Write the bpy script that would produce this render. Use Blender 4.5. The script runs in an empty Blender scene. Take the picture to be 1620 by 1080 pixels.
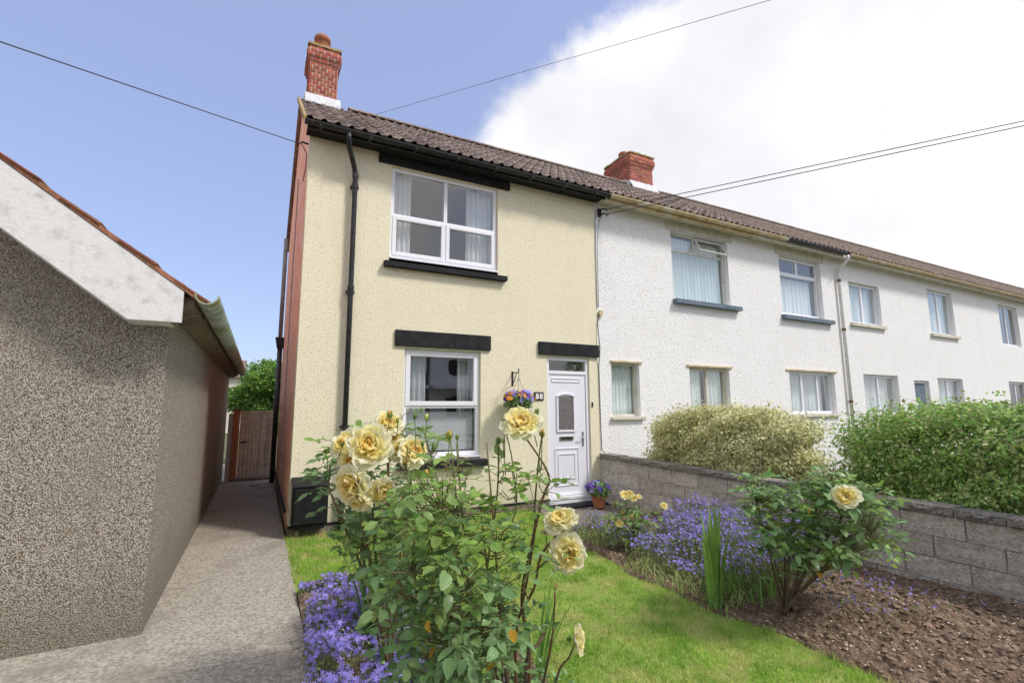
import bpy, math, random
import numpy as np
from mathutils import Vector, Matrix, Euler
random.seed(7); rng = np.random.default_rng(7)
sc = bpy.context.scene
COL = sc.collection
R = math.radians

# ------------------------------------------------------------------ camera
YAW, PITCH, ROLL, FPX = .47759, .13770, -.00425, 766.2
CAM = np.array([-.4148, -6.5383, 1.5])
_f = np.array([math.sin(YAW)*math.cos(PITCH), math.cos(YAW)*math.cos(PITCH), math.sin(PITCH)])
_r0 = np.cross(_f, [0, 0, 1]); _r0 /= np.linalg.norm(_r0); _u0 = np.cross(_r0, _f)
_r = _r0*math.cos(ROLL)+_u0*math.sin(ROLL); _u = -_r0*math.sin(ROLL)+_u0*math.cos(ROLL)
cd = bpy.data.cameras.new('camera'); cam = bpy.data.objects.new('camera', cd); COL.objects.link(cam)
cd.sensor_width = 36; cd.lens = FPX/1620*36; cd.clip_start = .05; cd.clip_end = 1500
M = Matrix.Identity(4)
for i in range(3):
    M[i][0] = _r[i]; M[i][1] = _u[i]; M[i][2] = -_f[i]; M[i][3] = CAM[i]
cam.matrix_world = M
sc.camera = cam

def ray(px, py): return _r*(px-810)/FPX - _u*(py-540)/FPX + _f
def at(px, py, d): return CAM + ray(px, py)*d            # survey helper: point at a given depth
def on(px, py, ax, v):
    d = ray(px, py); return CAM + d*(v-CAM[ax])/d[ax]
def proj(p):
    q = np.asarray(p, float)-CAM; z = q@_f
    return 810+FPX*(q@_r)/z, 540-FPX*(q@_u)/z, z

# ------------------------------------------------------------------ light
SUN_AZ = math.atan2(.66, -.75)      # clockwise from +Y: front right of the house
SUN_EL = R(50)
SUN_STR, SUN_ANG, SKY_STR, CLOUD_STR, EXPO = 1.55, 10, .122, .63, 1.0
sd = np.array([math.sin(SUN_AZ)*math.cos(SUN_EL), math.cos(SUN_AZ)*math.cos(SUN_EL), math.sin(SUN_EL)])
sl = bpy.data.lights.new('sun', 'SUN'); sl.energy = SUN_STR; sl.angle = R(SUN_ANG); sl.color = (1, .95, .88)
so = bpy.data.objects.new('sun', sl); COL.objects.link(so)
so.rotation_euler = Vector(-sd).to_track_quat('-Z', 'Y').to_euler()
sc.view_settings.view_transform = 'Standard'; sc.view_settings.look = 'None'
sc.view_settings.exposure = EXPO; sc.view_settings.gamma = 1; sc.view_settings.use_curve_mapping = False
sc.cycles.max_bounces = 8; sc.cycles.transparent_max_bounces = 12

w = bpy.data.worlds.new('World'); sc.world = w; w.use_nodes = True
nt = w.node_tree; nt.nodes.clear()
def N(t, **k):
    n = nt.nodes.new(t)
    for a, b in k.items(): setattr(n, a, b)
    return n
def L(a, b): nt.links.new(a, b)
out = N('ShaderNodeOutputWorld'); sky = N('ShaderNodeTexSky'); sky.sky_type = 'NISHITA'; sky.sun_disc = False
sky.sun_elevation = SUN_EL; sky.sun_rotation = SUN_AZ; sky.altitude = 0; sky.air_density = 1.0; sky.dust_density = 1.6; sky.ozone_density = 2.2
bg1 = N('ShaderNodeBackground'); bg1.inputs[1].default_value = SKY_STR
# thin high haze whitens the blue a little
hz = N('ShaderNodeMix', data_type='RGBA'); hz.inputs[0].default_value = .60; hz.inputs[7].default_value = (1.78, 2.06, 3.35, 1)
L(sky.outputs[0], hz.inputs[6]); L(hz.outputs[2], bg1.inputs[0])
bg2 = N('ShaderNodeBackground'); bg2.inputs[1].default_value = CLOUD_STR
tc = N('ShaderNodeTexCoord')
cdir = ray(1150, 550); cdir = cdir/np.linalg.norm(cdir)
dot = N('ShaderNodeVectorMath', operation='DOT_PRODUCT'); dot.inputs[1].default_value = tuple(cdir)
L(tc.outputs['Generated'], dot.inputs[0])
n1 = N('ShaderNodeTexNoise'); n1.inputs['Scale'].default_value = 3.2; n1.inputs['Detail'].default_value = 9; n1.inputs['Roughness'].default_value = .60; n1.inputs['Distortion'].default_value = .25
L(tc.outputs['Generated'], n1.inputs['Vector'])
mb = N('ShaderNodeFloatCurve'); cv = mb.mapping.curves[0]      # cosine to the cloud bank -> how cloudy (.5 = neutral)
for i_, (a_, b_) in enumerate(((0, .60), (.45, .58), (.60, .22), (.856, .27), (.925, .84), (1, .96))):
    if i_ in (0,): cv.points[0].location = (a_, b_)
    elif a_ == 1: cv.points[-1].location = (a_, b_)
    else: cv.points.new(a_, b_)
mb.mapping.update()
hm = N('ShaderNodeMath', operation='MULTIPLY_ADD'); hm.inputs[1].default_value = .5; hm.inputs[2].default_value = .5
L(dot.outputs['Value'], hm.inputs[0]); L(hm.outputs[0], mb.inputs['Value'])
ms0 = N('ShaderNodeMath', operation='SUBTRACT'); ms0.inputs[1].default_value = .5; L(mb.outputs[0], ms0.inputs[0])
ad = N('ShaderNodeMath', operation='ADD'); L(n1.outputs[0], ad.inputs[0]); L(ms0.outputs[0], ad.inputs[1])
ms = N('ShaderNodeMapRange', interpolation_type='SMOOTHSTEP'); ms.inputs[1].default_value = .44; ms.inputs[2].default_value = .70
L(ad.outputs[0], ms.inputs[0])
n2 = N('ShaderNodeTexNoise'); n2.inputs['Scale'].default_value = 2.3; n2.inputs['Detail'].default_value = 6
L(tc.outputs['Generated'], n2.inputs['Vector'])
cc = N('ShaderNodeValToRGB'); cc.color_ramp.elements[0].position = .36; cc.color_ramp.elements[0].color = (.70, .70, .74, 1)
cc.color_ramp.elements[1].position = .62; cc.color_ramp.elements[1].color = (.93, .92, .92, 1)
L(n2.outputs[0], cc.inputs[0]); L(cc.outputs[0], bg2.inputs[0])
mx = N('ShaderNodeMixShader'); L(ms.outputs[0], mx.inputs[0]); L(bg1.outputs[0], mx.inputs[1]); L(bg2.outputs[0], mx.inputs[2])
L(mx.outputs[0], out.inputs[0])

# ------------------------------------------------------------------ materials
MATS = {}
def mat(name, c1, c2=None, scale=8, rough=.8, bump=0, bscale=60, detail=4, var=0, island=0, metal=0, spec=.4,
        translucent=0, voronoi=False, ramp=(.4, .6), c3=None, s3=2, r3=(.5, .7), obj=0, bdist=.01):
    m = bpy.data.materials.new(name); m.use_nodes = True; t = m.node_tree; ns = t.nodes; lk = t.links
    b = ns['Principled BSDF']; b.inputs['Roughness'].default_value = rough; b.inputs['Metallic'].default_value = metal
    b.inputs['Specular IOR Level'].default_value = spec
    co = ns.new('ShaderNodeTexCoord').outputs['Object']
    rgb = ns.new('ShaderNodeRGB'); rgb.outputs[0].default_value = (*c1, 1); cur = rgb.outputs[0]
    def noise(s, d, vor=False):
        if vor:
            n = ns.new('ShaderNodeTexVoronoi'); n.inputs['Scale'].default_value = s; lk.new(co, n.inputs['Vector'])
            return n.outputs['Color'], n.outputs['Distance']
        n = ns.new('ShaderNodeTexNoise'); n.inputs['Scale'].default_value = s; n.inputs['Detail'].default_value = d
        n.inputs['Roughness'].default_value = .62; lk.new(co, n.inputs['Vector'])
        return n.outputs[0], n.outputs[0]
    def mixin(cur, col, fac_out, r):
        mr = ns.new('ShaderNodeMapRange'); mr.inputs[1].default_value = r[0]; mr.inputs[2].default_value = r[1]; lk.new(fac_out, mr.inputs[0])
        x = ns.new('ShaderNodeMix'); x.data_type = 'RGBA'; lk.new(mr.outputs[0], x.inputs[0]); lk.new(cur, x.inputs[6]); x.inputs[7].default_value = (*col, 1)
        return x.outputs[2]
    if c2: cur = mixin(cur, c2, noise(scale, detail, voronoi)[0], ramp)
    if c3: cur = mixin(cur, c3, noise(s3, 5)[0], r3)
    if island or obj:
        hs = ns.new('ShaderNodeHueSaturation')
        src = ns.new('ShaderNodeNewGeometry').outputs['Random Per Island'] if island else ns.new('ShaderNodeObjectInfo').outputs['Random']
        k = island or obj
        mr = ns.new('ShaderNodeMapRange'); mr.inputs[3].default_value = 1-k; mr.inputs[4].default_value = 1+k; lk.new(src, mr.inputs[0])
        lk.new(mr.outputs[0], hs.inputs['Value'])
        wn = ns.new('ShaderNodeTexWhiteNoise'); wn.noise_dimensions = '1D'; lk.new(src, wn.inputs['W'])
        mr2 = ns.new('ShaderNodeMapRange'); mr2.inputs[3].default_value = .5-k*.045; mr2.inputs[4].default_value = .5+k*.045; lk.new(wn.outputs[0], mr2.inputs[0])
        lk.new(mr2.outputs[0], hs.inputs['Hue']); lk.new(cur, hs.inputs['Color']); cur = hs.outputs[0]
    lk.new(cur, b.inputs['Base Color'])
    if bump:
        bn = ns.new('ShaderNodeBump'); bn.inputs['Strength'].default_value = bump; bn.inputs['Distance'].default_value = bdist
        lk.new(noise(bscale, 3)[1], bn.inputs['Height']); lk.new(bn.outputs[0], b.inputs['Normal'])
    if translucent:
        tr = ns.new('ShaderNodeBsdfTranslucent'); lk.new(cur, tr.inputs[0])
        mxs = ns.new('ShaderNodeMixShader'); mxs.inputs[0].default_value = translucent
        lk.new(b.outputs[0], mxs.inputs[1]); lk.new(tr.outputs[0], mxs.inputs[2]); lk.new(mxs.outputs[0], ns['Material Output'].inputs[0])
    MATS[name] = m
    return m

def stucco(name, base, pit, dirt, scale=55, pitlev=(.0, .30), bump=.9, dist=.012, dirtr=(.55, .8), specks=None):
    """thrown roughcast: rounded lumps of two sizes, grime sitting in the hollows, soft weather patches"""
    m = bpy.data.materials.new(name); m.use_nodes = True; t = m.node_tree; ns = t.nodes; lk = t.links
    b = ns['Principled BSDF']; b.inputs['Roughness'].default_value = .93; b.inputs['Specular IOR Level'].default_value = .15
    co = ns.new('ShaderNodeTexCoord').outputs['Object']
    dn = ns.new('ShaderNodeTexNoise'); dn.inputs['Scale'].default_value = scale*.5; dn.inputs['Detail'].default_value = 2; lk.new(co, dn.inputs['Vector'])
    vm = ns.new('ShaderNodeVectorMath'); vm.operation = 'MULTIPLY_ADD'; lk.new(dn.outputs[1], vm.inputs[0]); vm.inputs[1].default_value = (.006,)*3; lk.new(co, vm.inputs[2])
    v = ns.new('ShaderNodeTexVoronoi'); v.feature = 'SMOOTH_F1'; v.inputs['Scale'].default_value = scale; v.inputs['Smoothness'].default_value = .35; lk.new(vm.outputs[0], v.inputs['Vector'])
    n = ns.new('ShaderNodeTexNoise'); n.inputs['Scale'].default_value = scale*.42; n.inputs['Detail'].default_value = 5; n.inputs['Roughness'].default_value = .7; lk.new(co, n.inputs['Vector'])
    inv = ns.new('ShaderNodeMath'); inv.operation = 'SUBTRACT'; inv.inputs[0].default_value = .8; lk.new(v.outputs['Distance'], inv.inputs[1])
    h = ns.new('ShaderNodeMath'); h.operation = 'MULTIPLY'; lk.new(inv.outputs[0], h.inputs[0]); lk.new(n.outputs[0], h.inputs[1])
    mr = ns.new('ShaderNodeMapRange'); mr.inputs[1].default_value = pitlev[0]; mr.inputs[2].default_value = pitlev[1]; lk.new(h.outputs[0], mr.inputs[0])
    x = ns.new('ShaderNodeMix'); x.data_type = 'RGBA'; lk.new(mr.outputs[0], x.inputs[0]); x.inputs[6].default_value = (*pit, 1); x.inputs[7].default_value = (*base, 1)
    if specks:
        x0 = ns.new('ShaderNodeMix'); x0.data_type = 'RGBA'; sp = ns.new('ShaderNodeSeparateColor'); lk.new(v.outputs['Color'], sp.inputs[0])
        cr = ns.new('ShaderNodeValToRGB'); cr.color_ramp.interpolation = 'CONSTANT'
        while len(cr.color_ramp.elements) < len(specks): cr.color_ramp.elements.new(.5)
        for i, s in enumerate(specks):
            cr.color_ramp.elements[i].position = i/len(specks); cr.color_ramp.elements[i].color = (*s, 1)
        v.feature = 'F1'; lk.new(sp.outputs[0], cr.inputs[0]); lk.new(cr.outputs[0], x.inputs[7])
    n3 = ns.new('ShaderNodeTexNoise'); n3.inputs['Scale'].default_value = .9; n3.inputs['Detail'].default_value = 7; n3.inputs['Roughness'].default_value = .65; lk.new(co, n3.inputs['Vector'])
    mr3 = ns.new('ShaderNodeMapRange'); mr3.inputs[1].default_value = dirtr[0]; mr3.inputs[2].default_value = dirtr[1]; mr3.inputs[4].default_value = .6; lk.new(n3.outputs[0], mr3.inputs[0])
    x2 = ns.new('ShaderNodeMix'); x2.data_type = 'RGBA'; lk.new(mr3.outputs[0], x2.inputs[0]); lk.new(x.outputs[2], x2.inputs[6]); x2.inputs[7].default_value = (*dirt, 1)
    # rain streaks: noise stretched down the wall
    mp = ns.new('ShaderNodeMapping'); mp.inputs['Scale'].default_value = (5, 5, .35); lk.new(co, mp.inputs[0])
    n4 = ns.new('ShaderNodeTexNoise'); n4.inputs['Scale'].default_value = 1.6; n4.inputs['Detail'].default_value = 5; lk.new(mp.outputs[0], n4.inputs['Vector'])
    mr4 = ns.new('ShaderNodeMapRange'); mr4.inputs[1].default_value = .55; mr4.inputs[2].default_value = .8; mr4.inputs[4].default_value = .5; lk.new(n4.outputs[0], mr4.inputs[0])
    x3 = ns.new('ShaderNodeMix'); x3.data_type = 'RGBA'; lk.new(mr4.outputs[0], x3.inputs[0]); lk.new(x2.outputs[2], x3.inputs[6]); x3.inputs[7].default_value = (*dirt, 1)
    sz = ns.new('ShaderNodeSeparateXYZ'); lk.new(co, sz.inputs[0])
    sp_ = ns.new('ShaderNodeMath'); sp_.operation = 'MULTIPLY_ADD'; sp_.inputs[1].default_value = -.55; lk.new(n3.outputs[0], sp_.inputs[0]); lk.new(sz.outputs[2], sp_.inputs[2])
    mz = ns.new('ShaderNodeMapRange'); mz.inputs[1].default_value = .30; mz.inputs[2].default_value = -.15; mz.inputs[4].default_value = .55; lk.new(sp_.outputs[0], mz.inputs[0])
    x4 = ns.new('ShaderNodeMix'); x4.data_type = 'RGBA'; lk.new(mz.outputs[0], x4.inputs[0]); lk.new(x3.outputs[2], x4.inputs[6]); x4.inputs[7].default_value = (dirt[0]*.6, dirt[1]*.6, dirt[2]*.55, 1)
    lk.new(x4.outputs[2], b.inputs['Base Color'])
    bn = ns.new('ShaderNodeBump'); bn.inputs['Strength'].default_value = bump; bn.inputs['Distance'].default_value = dist
    lk.new(h.outputs[0], bn.inputs['Height']); lk.new(bn.outputs[0], b.inputs['Normal'])
    return m

def glassmat(name, tint=(.97, .985, .985), refl=.22):
    m = bpy.data.materials.new(name); m.use_nodes = True; t = m.node_tree; ns = t.nodes; lk = t.links
    for n in list(ns): ns.remove(n)
    o = ns.new('ShaderNodeOutputMaterial'); tr = ns.new('ShaderNodeBsdfTransparent'); tr.inputs[0].default_value = (*tint, 1)
    g = ns.new('ShaderNodeBsdfGlossy'); g.inputs['Roughness'].default_value = .0
    co = ns.new('ShaderNodeTexCoord').outputs['Object']; wn = ns.new('ShaderNodeTexNoise'); wn.inputs['Scale'].default_value = 1.3; lk.new(co, wn.inputs['Vector'])
    bn = ns.new('ShaderNodeBump'); bn.inputs['Strength'].default_value = .12; bn.inputs['Distance'].default_value = .03; lk.new(wn.outputs[0], bn.inputs['Height']); lk.new(bn.outputs[0], g.inputs['Normal'])
    fr = ns.new('ShaderNodeLayerWeight'); fr.inputs[0].default_value = .5     # same on both faces of the pane, no internal total reflection
    pw = ns.new('ShaderNodeMath'); pw.operation = 'POWER'; pw.inputs[1].default_value = 4.5; lk.new(fr.outputs['Facing'], pw.inputs[0])
    mr = ns.new('ShaderNodeMapRange'); mr.inputs[3].default_value = refl; lk.new(pw.outputs[0], mr.inputs[0])
    mx = ns.new('ShaderNodeMixShader'); lk.new(mr.outputs[0], mx.inputs[0]); lk.new(tr.outputs[0], mx.inputs[1]); lk.new(g.outputs[0], mx.inputs[2])
    lk.new(mx.outputs[0], o.inputs[0]); return m

def brickmat(name, c1, c2, mortar, scale=1, rough=.85, wear=None):
    m = bpy.data.materials.new(name); m.use_nodes = True; t = m.node_tree; ns = t.nodes; lk = t.links
    b = ns['Principled BSDF']; b.inputs['Roughness'].default_value = rough
    co = ns.new('ShaderNodeTexCoord').outputs['Object']; sx = ns.new('ShaderNodeSeparateXYZ'); lk.new(co, sx.inputs[0])
    ax = ns.new('ShaderNodeMath'); ax.operation = 'ADD'; lk.new(sx.outputs[0], ax.inputs[0]); lk.new(sx.outputs[1], ax.inputs[1])
    cx = ns.new('ShaderNodeCombineXYZ'); lk.new(ax.outputs[0], cx.inputs[0]); lk.new(sx.outputs[2], cx.inputs[1])
    br = ns.new('ShaderNodeTexBrick'); br.inputs['Scale'].default_value = 1; br.inputs['Brick Width'].default_value = .225; br.inputs['Row Height'].default_value = .075
    br.inputs['Mortar Size'].default_value = .007; br.inputs['Mortar Smooth'].default_value = .3
    br.inputs['Color1'].default_value = (*c1, 1); br.inputs['Color2'].default_value = (*c2, 1); br.inputs['Mortar'].default_value = (*mortar, 1); lk.new(cx.outputs[0], br.inputs['Vector'])
    cur = br.outputs[0]
    n = ns.new('ShaderNodeTexNoise'); n.inputs['Scale'].default_value = 3; n.inputs['Detail'].default_value = 8; lk.new(co, n.inputs['Vector'])
    if wear:
        mr = ns.new('ShaderNodeMapRange'); mr.inputs[1].default_value = .45; mr.inputs[2].default_value = .62; lk.new(n.outputs[0], mr.inputs[0])
        x = ns.new('ShaderNodeMix'); x.data_type = 'RGBA'; lk.new(mr.outputs[0], x.inputs[0]); lk.new(cur, x.inputs[6]); x.inputs[7].default_value = (*wear, 1); cur = x.outputs[2]
    lk.new(cur, b.inputs['Base Color'])
    bn = ns.new('ShaderNodeBump'); bn.invert = True; bn.inputs['Strength'].default_value = .8; bn.inputs['Distance'].default_value = .008; lk.new(br.outputs['Fac'], bn.inputs['Height']); lk.new(bn.outputs[0], b.inputs['Normal'])
    return m

cream = stucco('cream_roughcast', (.86, .795, .59), (.63, .57, .42), (.74, .68, .49), scale=86, pitlev=(.0, .10), bump=.8, dirtr=(.50, .80))
cream_smooth = mat('cream_plinth_paint', (.72, .66, .44), (.5, .45, .32), 6, .8, .3, 90)
white_rc = stucco('white_roughcast', (.90, .895, .885), (.68, .66, .64), (.78, .755, .72), scale=58, pitlev=(.0, .10), bump=.9, dist=.016, dirtr=(.52, .82))
pebble = stucco('pebbledash', (.4, .36, .29), (.09, .08, .06), (.27, .245, .19), scale=125, pitlev=(.02, .17), dist=.014, dirtr=(.48, .75),
                specks=[(.44, .39, .31), (.35, .30, .23), (.54, .50, .43), (.23, .20, .155), (.48, .42, .33), (.60, .57, .50), (.40, .32, .23)])
pinkbrick = brickmat('painted_pink_brick', (.96, .44, .27), (.94, .39, .23), (.90, .50, .34), wear=(.96, .60, .42))
pierbrick = brickmat('red_pier_brick', (.62, .20, .08), (.52, .16, .07), (.35, .3, .25))
brick_m = mat('chimney_brick', (.50, .13, .07), (.28, .08, .05), 30, .85, .4, 120, obj=.32)
mortar_m = mat('lime_mortar', (.78, .68, .60), (.60, .50, .44), 20, .95, .5, 90)
lichen_m = mat('lichened_mortar', (.40, .33, .24), (.42, .28, .06), 14, .95, .8, 50, c3=(.16, .13, .09), s3=9)
lead_m = mat('pale_flashing', (.68, .70, .72), (.5, .5, .5), 12, .6, .3, 40)
pot_m = mat('terracotta', (.42, .15, .07), (.34, .13, .07), 14, .75, .25, 60)
tile_m = mat('concrete_tile', (.165, .11, .09), (.30, .25, .21), 22, .9, .6, 110, obj=.30, c3=(.52, .48, .42), s3=9, r3=(.56, .72), ramp=(.44, .66))
redtile_m = mat('red_clay_tile', (.36, .13, .08), (.22, .10, .06), 16, .9, .4, 90, obj=.2)
black_m = mat('black_gloss_paint', (.018, .018, .02), (.035, .035, .035), 9, .35, .12, 30)
blackmatt_m = mat('black_masonry_paint', (.016, .016, .018), (.028, .028, .03), 12, .8, .35, 80, spec=.2)
box_m = mat('black_plastic', (.009, .009, .010), (.016, .016, .018), 12, .5, spec=.25)
pvc_m = mat('white_pvc', (.82, .82, .86), rough=.28, spec=.5)
door_m = mat('white_door_skin', (.78, .78, .84), rough=.3, bump=.05, bscale=8, spec=.5)
greypaint_m = mat('blue_grey_paint', (.10, .14, .18), (.16, .2, .24), 14, .6, .2, 40)
creampaint_m = mat('weathered_cream_paint', (.66, .55, .33), (.50, .36, .18), 7, .7, .3, 30, c3=(.66, .62, .52), s3=3)
soffit_m = mat('cream_white_paint', (.68, .65, .56), (.56, .52, .42), 6, .75, .2, 30)
whitepaint_m = mat('weathered_white_paint', (.74, .73, .70), (.56, .54, .50), 11, .6, .3, 40, ramp=(.5, .7))
asb_m = mat('green_stained_gutter', (.46, .54, .52), (.24, .27, .16), 7, .8, .3, 40, c3=(.42, .33, .10), s3=5, r3=(.58, .7))
glass = glassmat('window_glass', refl=.095)
glass_w = glassmat('window_glass_bright', (.98, .99, .99), refl=.10)
glass_l = glassmat('window_glass_streetside', (.97, .99, .99), refl=.17)
obsc_m = mat('obscured_glass', (.10, .09, .09), (.22, .20, .19), 60, .12, .9, 70, spec=.6)
curtain_m = mat('white_voile', (.88, .88, .88), rough=.9, translucent=.2)
blind_m = mat('pale_blind', (.82, .90, .89), rough=.8)
room_m = mat('room_paint', (.42, .44, .44), rough=.9)
floor_m = mat('room_floor', (.2, .16, .12), rough=.8)
metal_m = mat('worn_chrome', (.55, .55, .55), rough=.3, metal=1)
iron_m = mat('black_iron', (.02, .02, .02), rough=.5)
greypipe_m = mat('grey_pipe', (.30, .31, .32), (.2, .2, .2), 10, .7)
wood_m = mat('weathered_board', (.74, .60, .47), (.56, .45, .35), 9, .9, .5, 60, obj=.14, c3=(.36, .33, .22), s3=2, r3=(.52, .8))
block_m = mat('concrete_block', (.80, .71, .61), (.56, .48, .39), 5, .95, 1, 60, obj=.13, c3=(.95, .93, .89), s3=18, r3=(.50, .58), bdist=.02)
blockjoint_m = mat('block_joint_mortar', (.72, .65, .56), (.56, .49, .42), 12, .95, .8, 60)
coping_m = mat('dark_lichened_coping', (.17, .15, .13), (.62, .58, .52), 16, .95, .9, 60, obj=.12, c3=(.06, .055, .045), s3=7, bdist=.02)
path_m = mat('exposed_aggregate', (.44, .40, .33), (.24, .215, .17), 48, .9, .7, 120, voronoi=False, ramp=(.42, .6), c3=(.21, .18, .145), s3=1.1, r3=(.50, .68), bdist=.006)
pad_m = mat('door_path_concrete', (.24, .20, .165), (.15, .125, .1), 30, .92, .6, 80)
soil_m = mat('garden_soil', (.215, .145, .095), (.115, .075, .048), 28, .98, 1, 70, c3=(.32, .235, .17), s3=12, bdist=.02)
lawn_m = mat('lawn_thatch', (.30, .36, .09), (.20, .29, .05), 5, .95, .6, 60, c3=(.33, .32, .11), s3=2.3, r3=(.5, .72))
grass_m = mat('grass_blade', (.42, .60, .11), (.25, .45, .06), 4.5, .6, island=.32, translucent=.45, c3=(.68, .62, .28), s3=4.2, r3=(.48, .66), ramp=(.4, .6))
verge_m = mat('rough_ground', (.14, .16, .06), (.10, .09, .05), 3, .95)
road_m = mat('asphalt', (.05, .05, .052), (.07, .07, .07), 20, .9, .3, 90)
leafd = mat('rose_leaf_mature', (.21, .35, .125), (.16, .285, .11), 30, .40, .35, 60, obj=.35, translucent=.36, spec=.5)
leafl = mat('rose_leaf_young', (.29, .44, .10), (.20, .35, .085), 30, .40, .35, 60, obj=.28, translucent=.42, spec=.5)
leafdI = mat('rose_foliage_mature', (.20, .335, .12), rough=.40, island=.4, translucent=.36, spec=.5)
leaflI = mat('rose_foliage_young', (.27, .42, .09), rough=.42, island=.35, translucent=.42, spec=.5)
leafy = mat('yellowed_leaf', (.62, .42, .03), (.5, .22, .03), 30, .6, obj=.15, translucent=.35)
leafr = mat('bronze_young_leaf', (.30, .14, .06), (.28, .22, .06), 30, .5, obj=.2, translucent=.35)
stem_g = mat('green_cane', (.13, .19, .05), (.17, .11, .05), 18, .55)
stem_r = mat('red_brown_cane', (.20, .08, .045), (.13, .13, .05), 18, .55)
stem_w = mat('woody_stem', (.17, .12, .075), (.10, .075, .045), 30, .85, .6, 60)
pet_gold = mat('gold_petal', (.99, .71, .19), rough=.6, obj=.06, translucent=.55, spec=.2)
pet_yel = mat('yellow_petal', (.99, .86, .38), rough=.6, obj=.04, translucent=.55, spec=.2)
pet_lem = mat('lemon_petal', (.99, .93, .55), rough=.6, obj=.03, translucent=.55, spec=.2)
pet_cream = mat('cream_petal', (.99, .96, .74), rough=.6, obj=.02, translucent=.5, spec=.2)
pet_or = mat('orange_bud', (.85, .38, .06), (.88, .60, .12), 40, .6, obj=.1, translucent=.3)
pet_pk = mat('blush_petal', (.90, .68, .55), rough=.6, obj=.08, translucent=.4)
bell_m = mat('campanula_petal', (.37, .30, .78), rough=.6, island=.42, translucent=.4)
bellfol_m = mat('campanula_leaf', (.20, .28, .10), rough=.6, island=.45, translucent=.3)
bellstem_m = mat('campanula_stem', (.16, .18, .07), rough=.7, island=.4, translucent=.2)
pansy_m = mat('pansy_violet', (.17, .10, .50), rough=.6, island=.5, translucent=.35)
pansyl_m = mat('pansy_lilac', (.40, .36, .80), rough=.6, island=.3, translucent=.35)
pansyo_m = mat('pansy_orange', (.88, .38, .04), rough=.6, island=.3, translucent=.35)
iris_m = mat('sword_leaf', (.16, .33, .075), (.26, .42, .09), 10, .5, obj=.25, translucent=.3)
irisd_m = mat('dark_sword_leaf', (.06, .15, .04), (.09, .20, .05), 10, .5, obj=.3, translucent=.3)
bulb_m = mat('dying_bulb_leaf', (.34, .40, .14), rough=.7, island=.5, translucent=.3)
grey_m = mat('silver_leaf', (.20, .28, .25), rough=.7, island=.3, translucent=.25)
hedge1_m = mat('variegated_leaf', (.56, .58, .28), rough=.55, island=.55, translucent=.35)
hedge1b_m = mat('cream_edged_leaf', (.80, .77, .46), rough=.55, island=.25, translucent=.35)
hedge2_m = mat('hedge_leaf', (.33, .52, .13), rough=.5, island=.5, translucent=.35)
tree_m = mat('tree_leaf', (.22, .38, .08), rough=.55, island=.5, translucent=.4)
moss_m = mat('basket_liner', (.16, .11, .06), (.09, .07, .04), 30, .95, .8, 60)
wire_m = mat('cable_sheath', (.05, .05, .055), rough=.6)
white_digit = mat('white_enamel', (.85, .85, .85), rough=.4)
moss_g = mat('moss', (.16, .22, .06), rough=.9, island=.5)
clod_m = mat('soil_clod', (.225, .155, .105), rough=.98, island=.35)
stone_m = mat('pale_pebble', (.55, .48, .40), (.35, .27, .21), 30, .9, island=.45)
bigbrick_m = mat('reflected_red_wall', (.40, .16, .10), (.34, .13, .09), 4, .9)

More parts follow.
